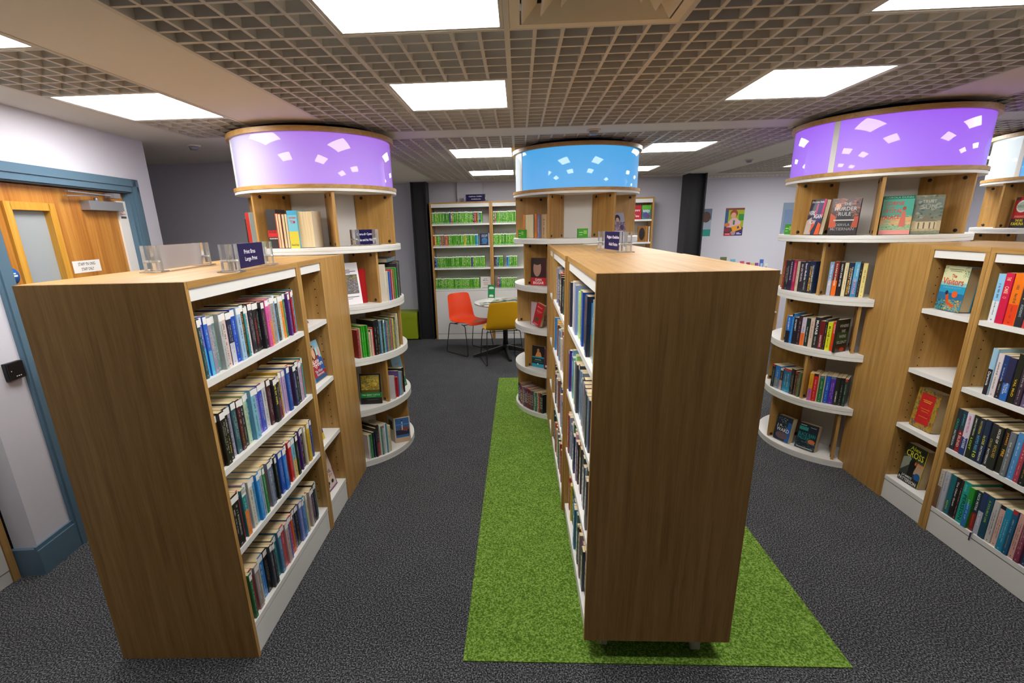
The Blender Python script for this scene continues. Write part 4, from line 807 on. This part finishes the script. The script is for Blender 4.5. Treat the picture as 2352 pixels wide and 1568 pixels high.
bay_row(CA, -30, Z5, "dcd8d4:.4:.2 8c9c9c:.4:.2 2c8c34:.6:.2 24284c:.6:.21 2c2c30:.5:.24 1c181c/a02430:.9:.26 d8d4cc:.4:.25 5c8c7c:.6:.24 c8c8c4:.5:.24 e4e4e4:.5:.25 4c94b0:.4:.25 dcd8b8:.7:.22 d8cc9c:.6:.22", -.218, -.015, 'on the base shelf, left round bookcase', 'thin booklets on the left round bookcase', rf=.55, seed=95, d=(.16, .17), kind='thin booklet', cat='booklet', name='booklet')
mb = MB(); a = R(0)
for k, (x0, y0, x1, y1) in enumerate(((0, 0, .125, .03), (0, 0, -.06, .11))):
    u = Vector((x1-x0, y1-y0, 0)); n_ = Vector((u.y, -u.x, 0)).normalized()
    mb.obox(Vector((x0, y0, .11))+u*.5, u*.5, n_*.0012, (0, 0, .11), 0, lin('d8ccb8'))
    A_ = Art(mb, Vector((x0, y0, 0))+n_*(.0014 if k == 0 else -.0014), u, (0, 0, .22), n_ if k == 0 else -n_)
    if k == 0: A_.run([('r', .06, .2, .94, .97, '3c6ca8'), ('r', .06, .3, .94, .5, '2c2c44'), ('p', [(.3, .5), (.8, .42), (.94, .6), (.3, .6)], '8c4c44'), ('r', .46, .5, .52, .84, 'd8dcdc'), ('e', .49, .86, .05, .03, '202c3c'), ('r', 0, 0, 1, .2, 'c8ac90'), ('r', .06, .7, .94, .74, '5c8cc0')])
    else: A_.run([('r', .2, .5, .8, .85, '4c4a48')])
tag(mb.build('brochure', [M_MATTE], None, (-1.0, 1.69, Z5+.001), R(12)), 'folded brochure with a monument photograph on the base shelf, left round bookcase', 'brochure')

# ---- middle drum (B)
bay_row(CB, -150, Z1, "d87c24/c85c20:.9:.205 5c7c6c:2.2:.205 e07828:.5:.205 7c7c9c:.5:.2 c8a878:1.2:.2", -.14, .215, 'on the top shelf, blue-canopy bookcase', 'books on the top shelf of the blue-canopy bookcase', rf=.505, fore=(1,), seed=96, d=(.12, .13), hard=True)
greenbox(CB, -150, -.055, .548, Z1, 'small green card block beside the orange book, blue-canopy bookcase', 8)
greenbox(CB, -90, .02, .46, Z1, 'small green card block alone on the blue-canopy bookcase', 10)
stand(CB, -30, -.02, .44, Z1, .14, .205, .02, '8c7c8c', [('r', 0, .5, 1, 1, '9c9cac'), ('e', .5, .75, .2, .16, '2c2834'), ('e', .5, .68, .12, .1, 'c8a494'), ('m', 0, 0, 1, .62, '7c6c84 5c4c6c a89cac 4c4454 b4a4a8 8c6c7c', 160, .09, 20), ('r', .1, .1, .8, .2, 'c8c0cc'), ('e', .75, .35, .14, .12, '4c3c54')],
  'grey-violet comic leaning at the right of the blue-canopy bookcase top shelf', turn=-38, lean=.3)
stand(CB, -120, -.14, .46, Z2, .15, .24, .03, '2c1c1f', [('e', .4, .62, .26, .3, 'b08878'), ('e', .4, .86, .27, .12, '2c201c'), ('r', .66, .25, 1, 1, '3c1418'), ('r', 0, 0, 1, .28, 'c01f28'), ('t', 'DAN', .3, .16, .4, .09, 'f4ecec'), ('t', 'BIGGAR', .16, .04, .7, .1, 'f4ecec')],
  'red and black biography with a man in close-up on the blue-canopy bookcase', turn=2, lean=.05)
stand(CB, -150, .02, .45, Z3, .14, .215, .025, 'c8b4b4', [('r', 0, 0, .06, 1, 'b02c34'), ('r', .2, .1, .8, .14, '6c5c5c'), ('e', .7, .3, .1, .05, '8c6c6c')], 'pale pink book standing behind the leaning red book', turn=6, lean=.03)
ob = stand(CB, -150, .13, .505, Z3, .105, .2, .03, 'c41c24', [('r', .15, .16, .65, .36, '5c4c34'), ('t', 'Mystery', .2, .8, .6, .07, 'f0c8c4'), ('r', .15, .66, .85, .675, 'e89890'), ('r', .2, .62, .8, .635, 'e89890'), ('r', .3, .56, .6, .57, 'e89890'), ('r', .1, .04, .7, .06, 'f0c8c4')], 'red book leaning sideways on the blue-canopy bookcase', turn=8, lean=.08)
ob.rotation_euler = (-.08, R(14), ob.rotation_euler[2]); ob.location.z += .026
stand(CB, -120, -.155, .44, Z4, .135, .205, .02, '14343c', [('r', 0, .5, 1, 1, '1c1418'), ('e', .5, .78, .1, .1, 'b87c4c'), ('p', [(.25, .5), (.8, .5), (.68, .72), (.4, .72)], 'd88c4c'), ('r', 0, .44, 1, .5, '2c9cb0'), ('r', 0, 0, 1, .16, '2c9cb8'), ('r', .25, .34, .75, .37, 'a8c8b8'), ('r', .15, .26, .85, .28, '5c8c7c'), ('e', .5, .16, .05, .03, 'f0f0f0')],
  'black and teal romance paperback displayed on the blue-canopy bookcase', turn=-6, lean=.05)
stand(CB, -120, -.015, .47, Z4, .12, .19, .02, '5c2434', [('e', .5, .6, .3, .3, 'c8a8a8'), ('r', .1, .1, .9, .2, 'e0d0d0')], 'maroon paperback beside the black and teal romance, blue-canopy bookcase', turn=-4, lean=.05)
bay_row(CB, -150, Z5, "1c3c3c:1 24443c 3c5c5c a82430:1.4 4c4c84 8c2434 c87c54 8c8ca8 6c7494 9c3474 1c2c54:1.2 8c2430 74242c 54242c 8c3464 34543c c8b8a4 2c8474 d8c8b4 b85434 24443c 1c2428", -.215, .23, '', '', rf=.55, seed=97, merge=far, d=(.13, .14), h=(.185, .2))

# the many small, far or half-hidden books, as one object
mb = MB(); mrnd = random.Random(12)
for (c, t, h_, d_, loc, rz, bd) in far:
    ca, sa = math.cos(rz), math.sin(rz)
    def tr(ps): return [(loc[0]+x*ca-y*sa, loc[1]+x*sa+y*ca, loc[2]+z) for x, y, z in ps]
    def bx(x0, y0, z0, x1, y1, z1, mi, col):
        P_ = tr([(x0, y0, z0), (x1, y0, z0), (x1, y1, z0), (x0, y1, z0), (x0, y0, z1), (x1, y0, z1), (x1, y1, z1), (x0, y1, z1)])
        mb.add(P_, [(0, 3, 2, 1), (4, 5, 6, 7), (0, 1, 5, 4), (1, 2, 6, 5), (2, 3, 7, 6), (3, 0, 4, 7)], mi, col)
    cc = lin(c)
    bx(-t/2, 0, 0, t/2, .003, h_, 0, cc); bx(-t/2, .003, 0, -t/2+.001, d_, h_, 0, cc); bx(t/2-.001, .003, 0, t/2, d_, h_, 0, cc)
    bx(-t/2+.001, .003, .001, t/2-.001, d_-.001, h_-.001, 1, cc)
    for (u0, u1, c2) in bd: bx(-t/2+.0005, -.0003, h_*(1-u1), t/2-.0005, 0, h_*(1-u0), 0, lin(c2))
    z0 = h_*mrnd.uniform(.75, .85); tcl = lin('e8e4d8' if lum(c) < .28 else '2c2c34')
    while z0 > h_*.25:
        l_ = mrnd.uniform(.006, .02); bx(-t*.2, -.0004, z0-l_, t*.22, 0, z0, 0, tcl); z0 -= l_+mrnd.uniform(.003, .012)
so = mb.build('shelved_books', [M_COVER, M_PAGE]); so['kind'] = 'stuff'; so['group'] = 'small books on the middle bookcases'
tag(so, 'many small books filling the farther middle shelves and the low shelf below the blue canopy', 'books')

# ------------------------------------------------------------------ wall bookcases with audiobooks
YB = 5.76; ZS = [1.806, 1.475, 1.143, .812]
def wallcase(x0, x1, label):
    root = empty('wall_bookcase', (x0, YB, 0), 0, label, 'bookcase', 'tall bookcases on the back wall'); L_ = x1-x0; e = .025; D_ = .3
    for a, b_ in ((0, e), (L_-e, L_)): MB().box(a, 0, 0, b_, D_, 2.098).build('side_panel', M_OAKZ, root)
    MB().box(0, 0, 2.0985, L_, D_, 2.12).build('top_board', M_OAKX, root)
    MB().box(e, D_-.015, .1, L_-e, D_-.002, 2.098).build('back_panel', M_CORE, root)
    MB().box(e, .005, 2.045, L_-e, .02, 2.098).build('fascia', M_WHITE, root)
    for z in ZS: MB().box(e+.0005, .004, z-.026, L_-e-.0005, D_-.016, z).build('shelf', M_WHITE, root)
    MB().box(e+.0005, .004, .0, L_-e-.0005, .02, .085).build('plinth', M_WHITE, root)
    m = L_/2
    for a, b_ in ((e+.003, m-.002), (m+.002, L_-e-.003)):
        d = MB().box(a, .002, .092, b_, .02, .782).build('cupboard_door', M_WHITE, root)
        MB().tube([(a+.05 if a > m else b_-.05, .002, .70), (a+.05 if a > m else b_-.05, -.004, .70)], .006, 8).build('lock', M_STEEL, d)
wallcase(-1.316, -.381, 'tall wall bookcase bay of green audiobooks next to the left black pillar')
wallcase(-.379, .555, 'tall wall bookcase bay of green audiobooks partly behind the blue-canopy bookcase')
wallcase(.557, 1.49, 'tall wall bookcase bay hidden behind the blue canopy')
wallcase(1.492, 2.065, 'narrow wall bookcase bay seen right of the blue canopy')
grnd = random.Random(31)
greens = ['4c9c1c', '5aac24', '3f8c18', '62b42c', '4fa020', '469428']
def cases(x0, x1, z, odd, where, y=YB+.012):
    x = x0; i = 0
    while x < x1-.02:
        t = .0235; c = odd.get(i) or grnd.choice(greens); h_ = grnd.uniform(.168, .176); mb = MB()
        mb.box(-t/2+.0006, 0, 0, t/2-.0006, .13, h_, 0, lin(c))
        a = Art(mb, (-t/2+.001, 0, h_), (0, 0, -h_), (t-.002, 0, 0), (0, -1, 0))
        a.rect(0, 0, .1, 1, 'e8ece4'); a.rect(.9, .3, .97, .75, 'e8ece4')
        marks(a, .16, grnd.uniform(.6, .85), .3, .72, grnd.choice(('c8e890', 'e8f0d0', '245c10', 'd8e8b0')), grnd, .07)
        if grnd.random() < .3: a.rect(.12, .05, .88, .25, 'a8d868')
        o = mb.build('audiobook_case', [M_COVER], None, (x+t/2, y, z+.0006))
        tag(o, '%s audiobook case, %s %s' % (cname(c), nth(i), where), 'audiobook', 'audiobooks on the wall bookcase')
        x += t+.0006; i += 1
cases(-1.285, -.50, ZS[0], {11: '2c4884', 12: 'b83c28', 26: '3c2a30', 27: 'a82c30', 28: 'b02c38', 30: '1c4c9c', 32: 'c8405c'}, 'from the left, top shelf, left audiobook bay')
cases(-1.285, -.57, ZS[1], {0: 'b03020', 1: 'c8a41c', 4: '5c4c84', 5: 'c84c24', 6: '3c2028', 7: 'b85c7c', 8: 'd04c28', 9: 'a83c34', 20: 'd8b41c', 27: '2c7cac', 28: '2c9cc0'}, 'from the left, second shelf, left audiobook bay')
cases(-1.285, -.47, ZS[2], {0: '1f2454', 1: '1c54a4', 24: '5c3c8c'}, 'from the left, third shelf, left audiobook bay')
cases(-1.285, -.58, ZS[3], {}, 'from the left, bottom shelf, left audiobook bay')
cases(-.35, .03, ZS[0], {0: '2c1c38', 1: 'a8446c'}, 'from the post, top shelf, right audiobook bay')
cases(-.35, .03, ZS[1], {}, 'from the post, second shelf, right audiobook bay')
cases(-.35, -.205, ZS[2], {0: '5c2c2c', 1: '1c3c84', 2: '2450a0'}, 'from the post, third shelf, right audiobook bay')
cases(-.155, .03, ZS[2], {0: '2484b8', 1: '2c8cc0'}, 'after the gap, third shelf, right audiobook bay')
cases(-.30, .03, ZS[3], {0: 'a83c34', 1: '2c4c94'}, 'from the post, bottom shelf, right audiobook bay')
def wallshow(x, z, w_, h_, base, items, label, y=YB+.04, cat='audiobook', **k): tag(face_book(w_, h_, .02, base, items, (x, y, z+.001), 0, lean=.05, **k), label, cat)
wallshow(-.49, ZS[1], .15, .178, '1c2448', [('r', .9, 0, 1, 1, 'c8c8d0'), ('e', .5, .4, .3, .25, '2c6c9c'), ('t', 'ADAM', .2, .8, .6, .09, 'c8d4e8'), ('t', 'CROFT', .2, .68, .6, .09, 'c8d4e8'), ('r', .25, .5, .7, .53, '5c8cb8'), ('r', .2, .14, .7, .18, '5c8cb8')], 'dark blue audiobook displayed face out at the right of the second shelf, left bay')
wallshow(-.49, ZS[3], .165, .178, 'dcdad4', [('r', .1, .02, .9, .05, '2c3c94'), ('t', 'Jojo', .32, .76, .36, .12, '3c3434'), ('t', 'Moyes', .25, .62, .5, .12, '3c3434'), ('r', .25, .48, .75, .51, 'c86464'), ('r', .3, .38, .7, .41, 'c86464'), ('r', .3, .28, .7, .31, 'c86464')], 'white audiobook displayed face out at the right of the bottom shelf, left bay')
wallshow(1.805, ZS[0], .17, .2, 'b81c24', [('t', 'Happy', .1, .56, .8, .18, 'f4ecec'), ('t', 'You', .3, .16, .5, .18, 'f4ecec')], 'red book displayed face out on the narrow wall bay right of the blue canopy', cat='book')
wallshow(1.965, ZS[0], .135, .2, '3c7c6c', [('r', 0, .7, 1, 1, '5cb42c'), ('e', .5, .55, .4, .12, '9cb8b0'), ('e', .4, .3, .3, .2, '4c4c8c'), ('t', 'BODY', .1, .54, .8, .14, 'd8e4e0'), ('e', .7, .2, .2, .15, '6c3c6c')], 'green and violet book beside the red one on the narrow wall bay', y=YB+.035, cat='book')
wallshow(1.93, ZS[1], .15, .23, '8c5c1c', [('e', .4, .5, .3, .4, '1c1614'), ('e', .4, .75, .2, .14, '241c18'), ('r', .8, 0, .9, 1, 'b8802c')], 'brown book with a dark figure on the narrow wall bay second shelf', cat='book')
o = spine_book('dcd8d0', .018, .225, .14, False, None, None, (), False, random.Random(3), (2.02, YB+.03, ZS[1]+.001), 0); tag(o, 'white book spine right of the brown book, narrow wall bay', 'book')

# ------------------------------------------------------------------ acrylic sign holders
M_NAVY = mat('navy_card', lin('130a46'), .5, Specular_IOR_Level=.2)
def signholder(loc, rz, ln, txt, label, hh=.105, lw=.78, blank=False):
    """runs along local x, reads from local -y"""
    root = empty('sign_holder', loc, rz, label, 'sign')
    mb = MB().box(-ln/2, -.004, .006, ln/2, .004, .006+hh); mb.build('acrylic_panel', M_ACR, root)
    cw = ln*lw/2
    c = MB().box(-cw, -.006, .007, cw, -.0045, .005+hh, 0)
    if not blank:
        A_ = Art(c, (-cw, -.006, .007), (2*cw, 0, 0), (0, 0, hh), (0, -1, 0), 1)
        for k, t in enumerate(txt):
            w_ = min(.86, .052*len(t)*(.33/max(ln, .2))); A_.text(t, .5-w_/2+(.02 if k else 0), .56-.34*k, w_, .17 if 'p' not in t and 'g' not in t and 'y' not in t else .21, 'eceaf4')
        c.build('card', [M_NAVY, M_MATTE], root)
    else: c.build('card', mat('clear_film', lin('b8b4b8'), .2, Alpha=.5), root)
    for s in (-1, 1):
        x = s*(ln/2-.02)
        b_ = MB().box(x-.018, .006, .006, x+.018, .03, .006+hh).box(x-.018, -.03, .006, x+.018, -.007, .006+hh).build('acrylic_block', M_ACR2, root)
        MB().tube([(x-.008, -.034, .045), (x-.008, .034, .045)], .005, 8).build('peg', M_LAB, b_)
        MB().box(x-.03, -.045, 0, x+.03, .045, .0055).build('foot', M_ACR2, root)
signholder((-1.175, .215, 1.6005), R(97.5), .44, ('Print Bras', 'Large Print'), 'navy sign reading Large Print on top of the left bookcase', lw=.72)
signholder((-1.55, .29, 1.6005), R(95), .44, (), 'blank clear acrylic sign holder on top of the left bookcase', blank=True, lw=.86)
signholder((.598, 1.03, 1.6005), R(-82), .44, ('Ffuglen i Oedolion', 'Adult Fiction'), 'navy sign reading Adult Fiction on top of the middle bookcases', lw=.7)
signholder((-1.07, 1.60, Z1), R(52), .2, ("Cymru a'r Cymry", 'Wales and the Welsh'), 'navy sign reading Wales and the Welsh on the left round bookcase', lw=.84)
signholder((-.607, 5.80, 2.1205), 0, .36, ('Llyfrau Llafar', 'Audiobooks'), 'navy sign reading Audiobooks on top of the wall bookcase', hh=.1, lw=.84)
mb = MB().box(-.1, -.07, 0, .1, .07, .004)
tag(mb.build('paper_sheet', M_LAB, None, (.66, 2.0, 1.6006), R(10)), 'white paper lying on top of the narrow middle bookcase', 'paper')

# ------------------------------------------------------------------ table and chairs
tb = empty('round_table', (-.165, 4.84, 0), 0, 'round white table on a black star foot by the wall bookcase', 'table')
MB().lathe([(0, .715), (.42, .715), (.43, .722), (.43, .735), (.425, .74), (0, .74)], 72).build('tabletop', M_WHITE, tb)
MB().lathe([(0, .10), (.042, .10), (.034, .2), (.034, .69), (.09, .708), (.09, .7148), (0, .7148)], 28).build('column', M_BLK2, tb)
MB().lathe([(0, .055), (.06, .055), (.058, .10), (.045, .13), (.0, .13)], 24).build('hub', M_BLK2, tb)
for k in range(5):
    a = R(207+72*k); u = Vector((math.cos(a), math.sin(a), 0)); v = Vector((-u.y, u.x, 0)); mb = MB(); r0, r1 = .04, .5
    def sec(r, w_, z0, z1): return [tuple(u*r+v*w_+Vector((0, 0, z0))), tuple(u*r-v*w_+Vector((0, 0, z0))), tuple(u*r-v*w_*.7+Vector((0, 0, z1))), tuple(u*r+v*w_*.7+Vector((0, 0, z1)))]
    P_ = sec(r0, .032, .05, .118)+sec(.25, .028, .03, .075)+sec(r1, .022, .0, .03)
    fs = [(0, 1, 2, 3), (11, 10, 9, 8)]
    for q in (0, 4):
        for j in range(4): fs.append((q+j, q+(j+1) % 4, q+4+(j+1) % 4, q+4+j))
    mb.add(P_, fs); mb.build('foot', M_BLK2, tb)
def chair(loc, rz, m, name, label):
    root = empty(name, loc, rz, label, 'chair', 'plastic shell chairs at the round table')
    prof = [(.225, .425), (.215, .452), (.15, .458), (.05, .446), (-.06, .438), (-.14, .446), (-.195, .475), (-.225, .53), (-.245, .60), (-.262, .68), (-.278, .76), (-.29, .822), (-.292, .835)]
    wid = [.205, .218, .226, .23, .232, .232, .232, .228, .222, .214, .205, .196, .18]
    n = 14; vs = []; fs = []
    for i, ((x, z), w_) in enumerate(zip(prof, wid)):
        for j in range(n+1):
            t = -1+2*j/n; up_ = .022*abs(t)**3 if i < 6 else 0; fw = .045*abs(t)**2.4*min(1, max(0, (i-4)/4)); dz = -.012*abs(t)**6 if i >= 11 else 0
            vs.append((x+fw, t*w_, z+up_+dz))
    k = n+1
    for i in range(len(prof)-1):
        for j in range(n): fs.append((i*k+j, i*k+j+1, (i+1)*k+j+1, (i+1)*k+j))
    mb = MB(); mb.add(vs, fs, 0, None, True); o = mb.build('seat_shell', m, root)
    md = o.modifiers.new('solid', 'SOLIDIFY'); md.thickness = .008; md.offset = 0
    md = o.modifiers.new('sub', 'SUBSURF'); md.levels = 1; md.render_levels = 2
    for s in (-1, 1):
        pts = fillet([(-.05, s*.19, .428), (-.19, s*.222, .432), (-.265, s*.245, .008), (.235, s*.245, .008), (.16, s*.222, .425), (.05, s*.19, .432)], .03)
        MB().tube(pts, .0058, 8).build('sled_leg', M_BLK2, root)
    for x in (.1, -.12): MB().tube([(x, -.2, .428), (x, .2, .428)], .0055, 8).build('cross_bar', M_BLK2, root)
chair((-.677, 4.935, 0), R(-45), M_ORANGE, 'shell_chair', 'orange plastic shell chair left of the round table')
chair((-.215, 4.42, 0), R(104), M_YELL, 'shell_chair', 'yellow plastic shell chair seen from behind in front of the round table')
st = empty('card_stand', (-.36, 5.02, .7405), R(-14), 'small green card leaning in a white stand on the round table', 'card stand')
mb = MB(); mb.obox((0, 0, .115), (.052, 0, 0), (0, .0015, 0), (0, .012, .098), 0, lin('0f8448'))
Art(mb, (-.052, -.0145, .017), (.104, 0, 0), (0, .024, .196), (0, -1, .1)).run([('e', .5, .78, .36, .09, 'd8ecd8'), ('r', .14, .7, .86, .78, 'd8ecd8'), ('r', .2, .14, .8, .24, 'd8ecd8'), ('e', .5, .24, .3, .06, 'd8ecd8')])
mb.build('card', [M_MATTE], st); MB().box(-.045, -.03, 0, .045, .04, .008).box(-.045, -.02, .008, .045, -.016, .03).build('stand_foot', M_LAB, st)
nr = random.Random(8)
for i, (x, y, a, c, l) in enumerate(((-.33, 4.66, 14, 'b4b4ae', 'grey newspaper hanging at the left of the round table'), (-.17, 4.78, -8, '9ca08c', 'open newspaper with green pictures in the middle of the round table'), (-.02, 4.9, 22, 'a8a89c', 'folded newspaper at the right of the round table'), (-.04, 5.1, -5, 'c8c0b8', 'magazine with a red picture at the back of the round table'))):
    mb = MB(); w_, d_ = (.17, .12) if i < 3 else (.09, .07); N_ = 8; vs = []; fs = []
    for a_ in range(N_+1):
        for b2 in range(2):
            x_ = -w_+2*w_*a_/N_; vs.append((x_, (-d_, d_)[b2], .004+.0065*abs(math.sin(3*a_/N_*PI/1.5))))
    for a_ in range(N_): fs.append((a_*2, a_*2+2, a_*2+3, a_*2+1))
    mb.add(vs, fs, 0, lin(c)); mb.add([(p_[0], p_[1], .0004) for p_ in vs], fs, 0, lin('d4d2cc'))
    A_ = Art(mb, (-w_, -d_, .011), (2*w_, 0, 0), (0, 2*d_, 0), (0, 0, 1))
    if i < 3:
        for q in range(7):
            u_, v_ = nr.uniform(.04, .7), nr.uniform(.05, .7); A_.rect(u_, v_, u_+nr.uniform(.1, .25), v_+nr.uniform(.06, .22), nr.choice(('5c5c58', '7c8c5c', 'dcdcd8', '3c4038', '8c8c84', '4c6c3c')))
    else: A_.ell(.5, .5, .4, .3, 'c84c3c')
    o = mb.build('newspaper' if i < 3 else 'magazine', [M_MATTE], None, (x, y, .7405+i*.012*(i < 3)), R(a)); tag(o, l, 'newspaper' if i < 3 else 'magazine')
# lime bench
bn = empty('bench', (-1.75, 5.88, 0), 0, 'low lime green upholstered bench left of the left black pillar', 'bench')
MB().box(-.6, -.15, .02, .13, .18, .36).build('base', M_LIME, bn); MB().box(-.605, -.155, .361, .135, .185, .45).build('seat_pad', M_LIME, bn); MB().box(-.5, -.1, 0, .08, .13, .02).build('foot', M_BLK2, bn)

# ------------------------------------------------------------------ posters
def poster(x, z, w_, h_, items, base, label):
    mb = MB(); mb.box(-w_/2, 0, 0, w_/2, .002, h_, 0, lin(base)); Art(mb, (-w_/2, 0, 0), (w_, 0, 0), (0, 0, h_), (0, -1, 0)).run(items)
    tag(mb.build('poster', [M_MATTE], None, (x, 6.0775, z), 0), label, 'poster')
poster(3.39, 1.53, .285, .412, [('r', 0, .93, 1, 1, '8c3c2c'), ('r', 0, .3, .16, .93, '2c5c8c'), ('r', .16, .3, 1, .93, 'a8b41c'), ('m', 0, 0, 1, .34, '8c2434 2c5c34 5c3484 c85c2c 2c3c7c', 80, .07, 3), ('r', .72, .55, 1, .78, '2c9434'), ('e', .46, .8, .2, .14, '9c4420'), ('e', .44, .74, .14, .1, 'e0a888'), ('p', [(.12, .3), (.2, .5), (.36, .64), (.6, .64), (.86, .5), (.84, .4), (.6, .3)], 'e0b4bc'), ('r', .44, .4, .54, .56, '2c7c4c'),
  ('e', .14, .4, .14, .07, 'd87c2c'), ('r', 0, 0, 1, .3, '3c2454'), ('e', .2, .22, .2, .09, '8c2434'), ('e', .42, .2, .12, .09, '2c5c34'), ('e', .5, .1, .16, .08, 'b48c94'), ('p', [(.36, .32), (.84, .4), (.94, .24), (.48, .13)], 'f0a41c'), ('e', .74, .3, .06, .05, '3c4c84'), ('r', 0, 0, .38, .1, 'c81c24'), ('r', .62, 0, 1, .14, '2c1c74'), ('r', .08, .05, .32, .07, 'f4f0f0'), ('r', .68, .05, .94, .07, 'f0f0f4'), ('r', .68, .09, .84, .11, 'f0f0f4')], '4c7c5c',
  'poster of a red-haired child holding a yellow book on the back wall')
poster(2.90, 1.53, .28, .41, [('r', 0, 0, 1, .25, '1f9c8c'), ('r', .2, .25, 1, .6, 'a8b8c8'), ('e', .7, .7, .25, .2, '5c3c34'), ('r', 0, .6, .3, 1, '2c2c3c')], '6c7c94', 'poster mostly hidden behind the right black pillar')
poster(4.25, 1.5, .28, .5, [('r', .1, .2, .9, .8, '7c94b8')], '8ca0b4', 'blue poster mostly hidden behind the right round bookcase')

# low bookcase of picture books far behind the middle bookcases
lb = empty('low_bookcase', (2.95, 5.5, 0), 0, 'low bookcase of picture books by the back wall, only its books showing', 'bookcase')
MB().box(0, 0, 0, .02, .3, 1.0).build('side_panel', M_OAKZ, lb); MB().box(.98, 0, 0, 1.0, .3, 1.0).build('side_panel', M_OAKZ, lb)
for z in (.08, .4, .7, .98): MB().box(.021, .005, z, .979, .29, z+.02).build('shelf', M_WHITE, lb)
MB().box(.021, .28, 0, .979, .295, .079).build('back_panel', M_WHITE, lb)
for i, (x, w_, h_, c, c2, l) in enumerate(((3.10, .09, .235, '5c6c3c', '2c3c24', 'dark green picture book, leftmost above the middle bookcase edge'), (3.245, .07, .2, '6cacc0', '8cc0d0', 'pale blue picture book beyond the middle bookcase'), (3.385, .06, .17, 'c84c5c', 'd8a0a0', 'red picture book beyond the middle bookcase'), (3.47, .05, .15, 'b02c34', '2c4c84', 'dark red picture book beyond the middle bookcase'), (3.54, .05, .14, 'c8bc6c', '3c5c3c', 'small yellow-green picture book beyond the middle bookcase'), (3.60, .05, .14, '8c3c84', 'd8d8c8', 'small violet picture book beyond the middle bookcase'), (3.665, .05, .19, '3c64b0', 'a8c0e0', 'blue picture book near the right end beyond the middle bookcase'), (3.735, .05, .13, 'dcdce0', 'a8a8a8', 'white picture book, rightmost beyond the middle bookcase'))):
    tag(face_book(w_, h_, .008, c, [('r', .2, .3, .8, .7, c2)], (x, 5.6, 1.001), R((i % 3-1)*8), lean=.1), l, 'book')

# ------------------------------------------------------------------ camera, world, colour management
cd = bpy.data.cameras.new('camera'); co = bpy.data.objects.new('camera', cd); COL.objects.link(co); SC.camera = co
p, y, r = .2843, .0478, -.0236
fwd = Vector((-math.sin(y)*math.cos(p), math.cos(y)*math.cos(p), -math.sin(p))); rt = Vector((math.cos(y), math.sin(y), 0)); upv = rt.cross(fwd)
r2 = rt*math.cos(r)+upv*math.sin(r); u2 = upv*math.cos(r)-rt*math.sin(r)
M = Matrix((r2, u2, -fwd)).transposed().to_4x4(); M.translation = Vector((.0334, -1.9748, 1.7578)); co.matrix_world = M
cd.sensor_width = 36; cd.lens = 36*1117.467/2352; cd.shift_x = 33.71/2352; cd.shift_y = 61.57/2352; cd.clip_start = .02
w = bpy.data.worlds.new('World'); SC.world = w; w.use_nodes = True
w.node_tree.nodes['Background'].inputs['Color'].default_value = (.5, .5, .55, 1); w.node_tree.nodes['Background'].inputs['Strength'].default_value = .05
vs = SC.view_settings; vs.view_transform = 'Standard'; vs.look = 'None'; vs.gamma = 1; vs.exposure = 0; vs.use_curve_mapping = False
SC.cycles.use_denoising = True; SC.cycles.max_bounces = 10; SC.cycles.diffuse_bounces = 6; SC.cycles.transparent_max_bounces = 12
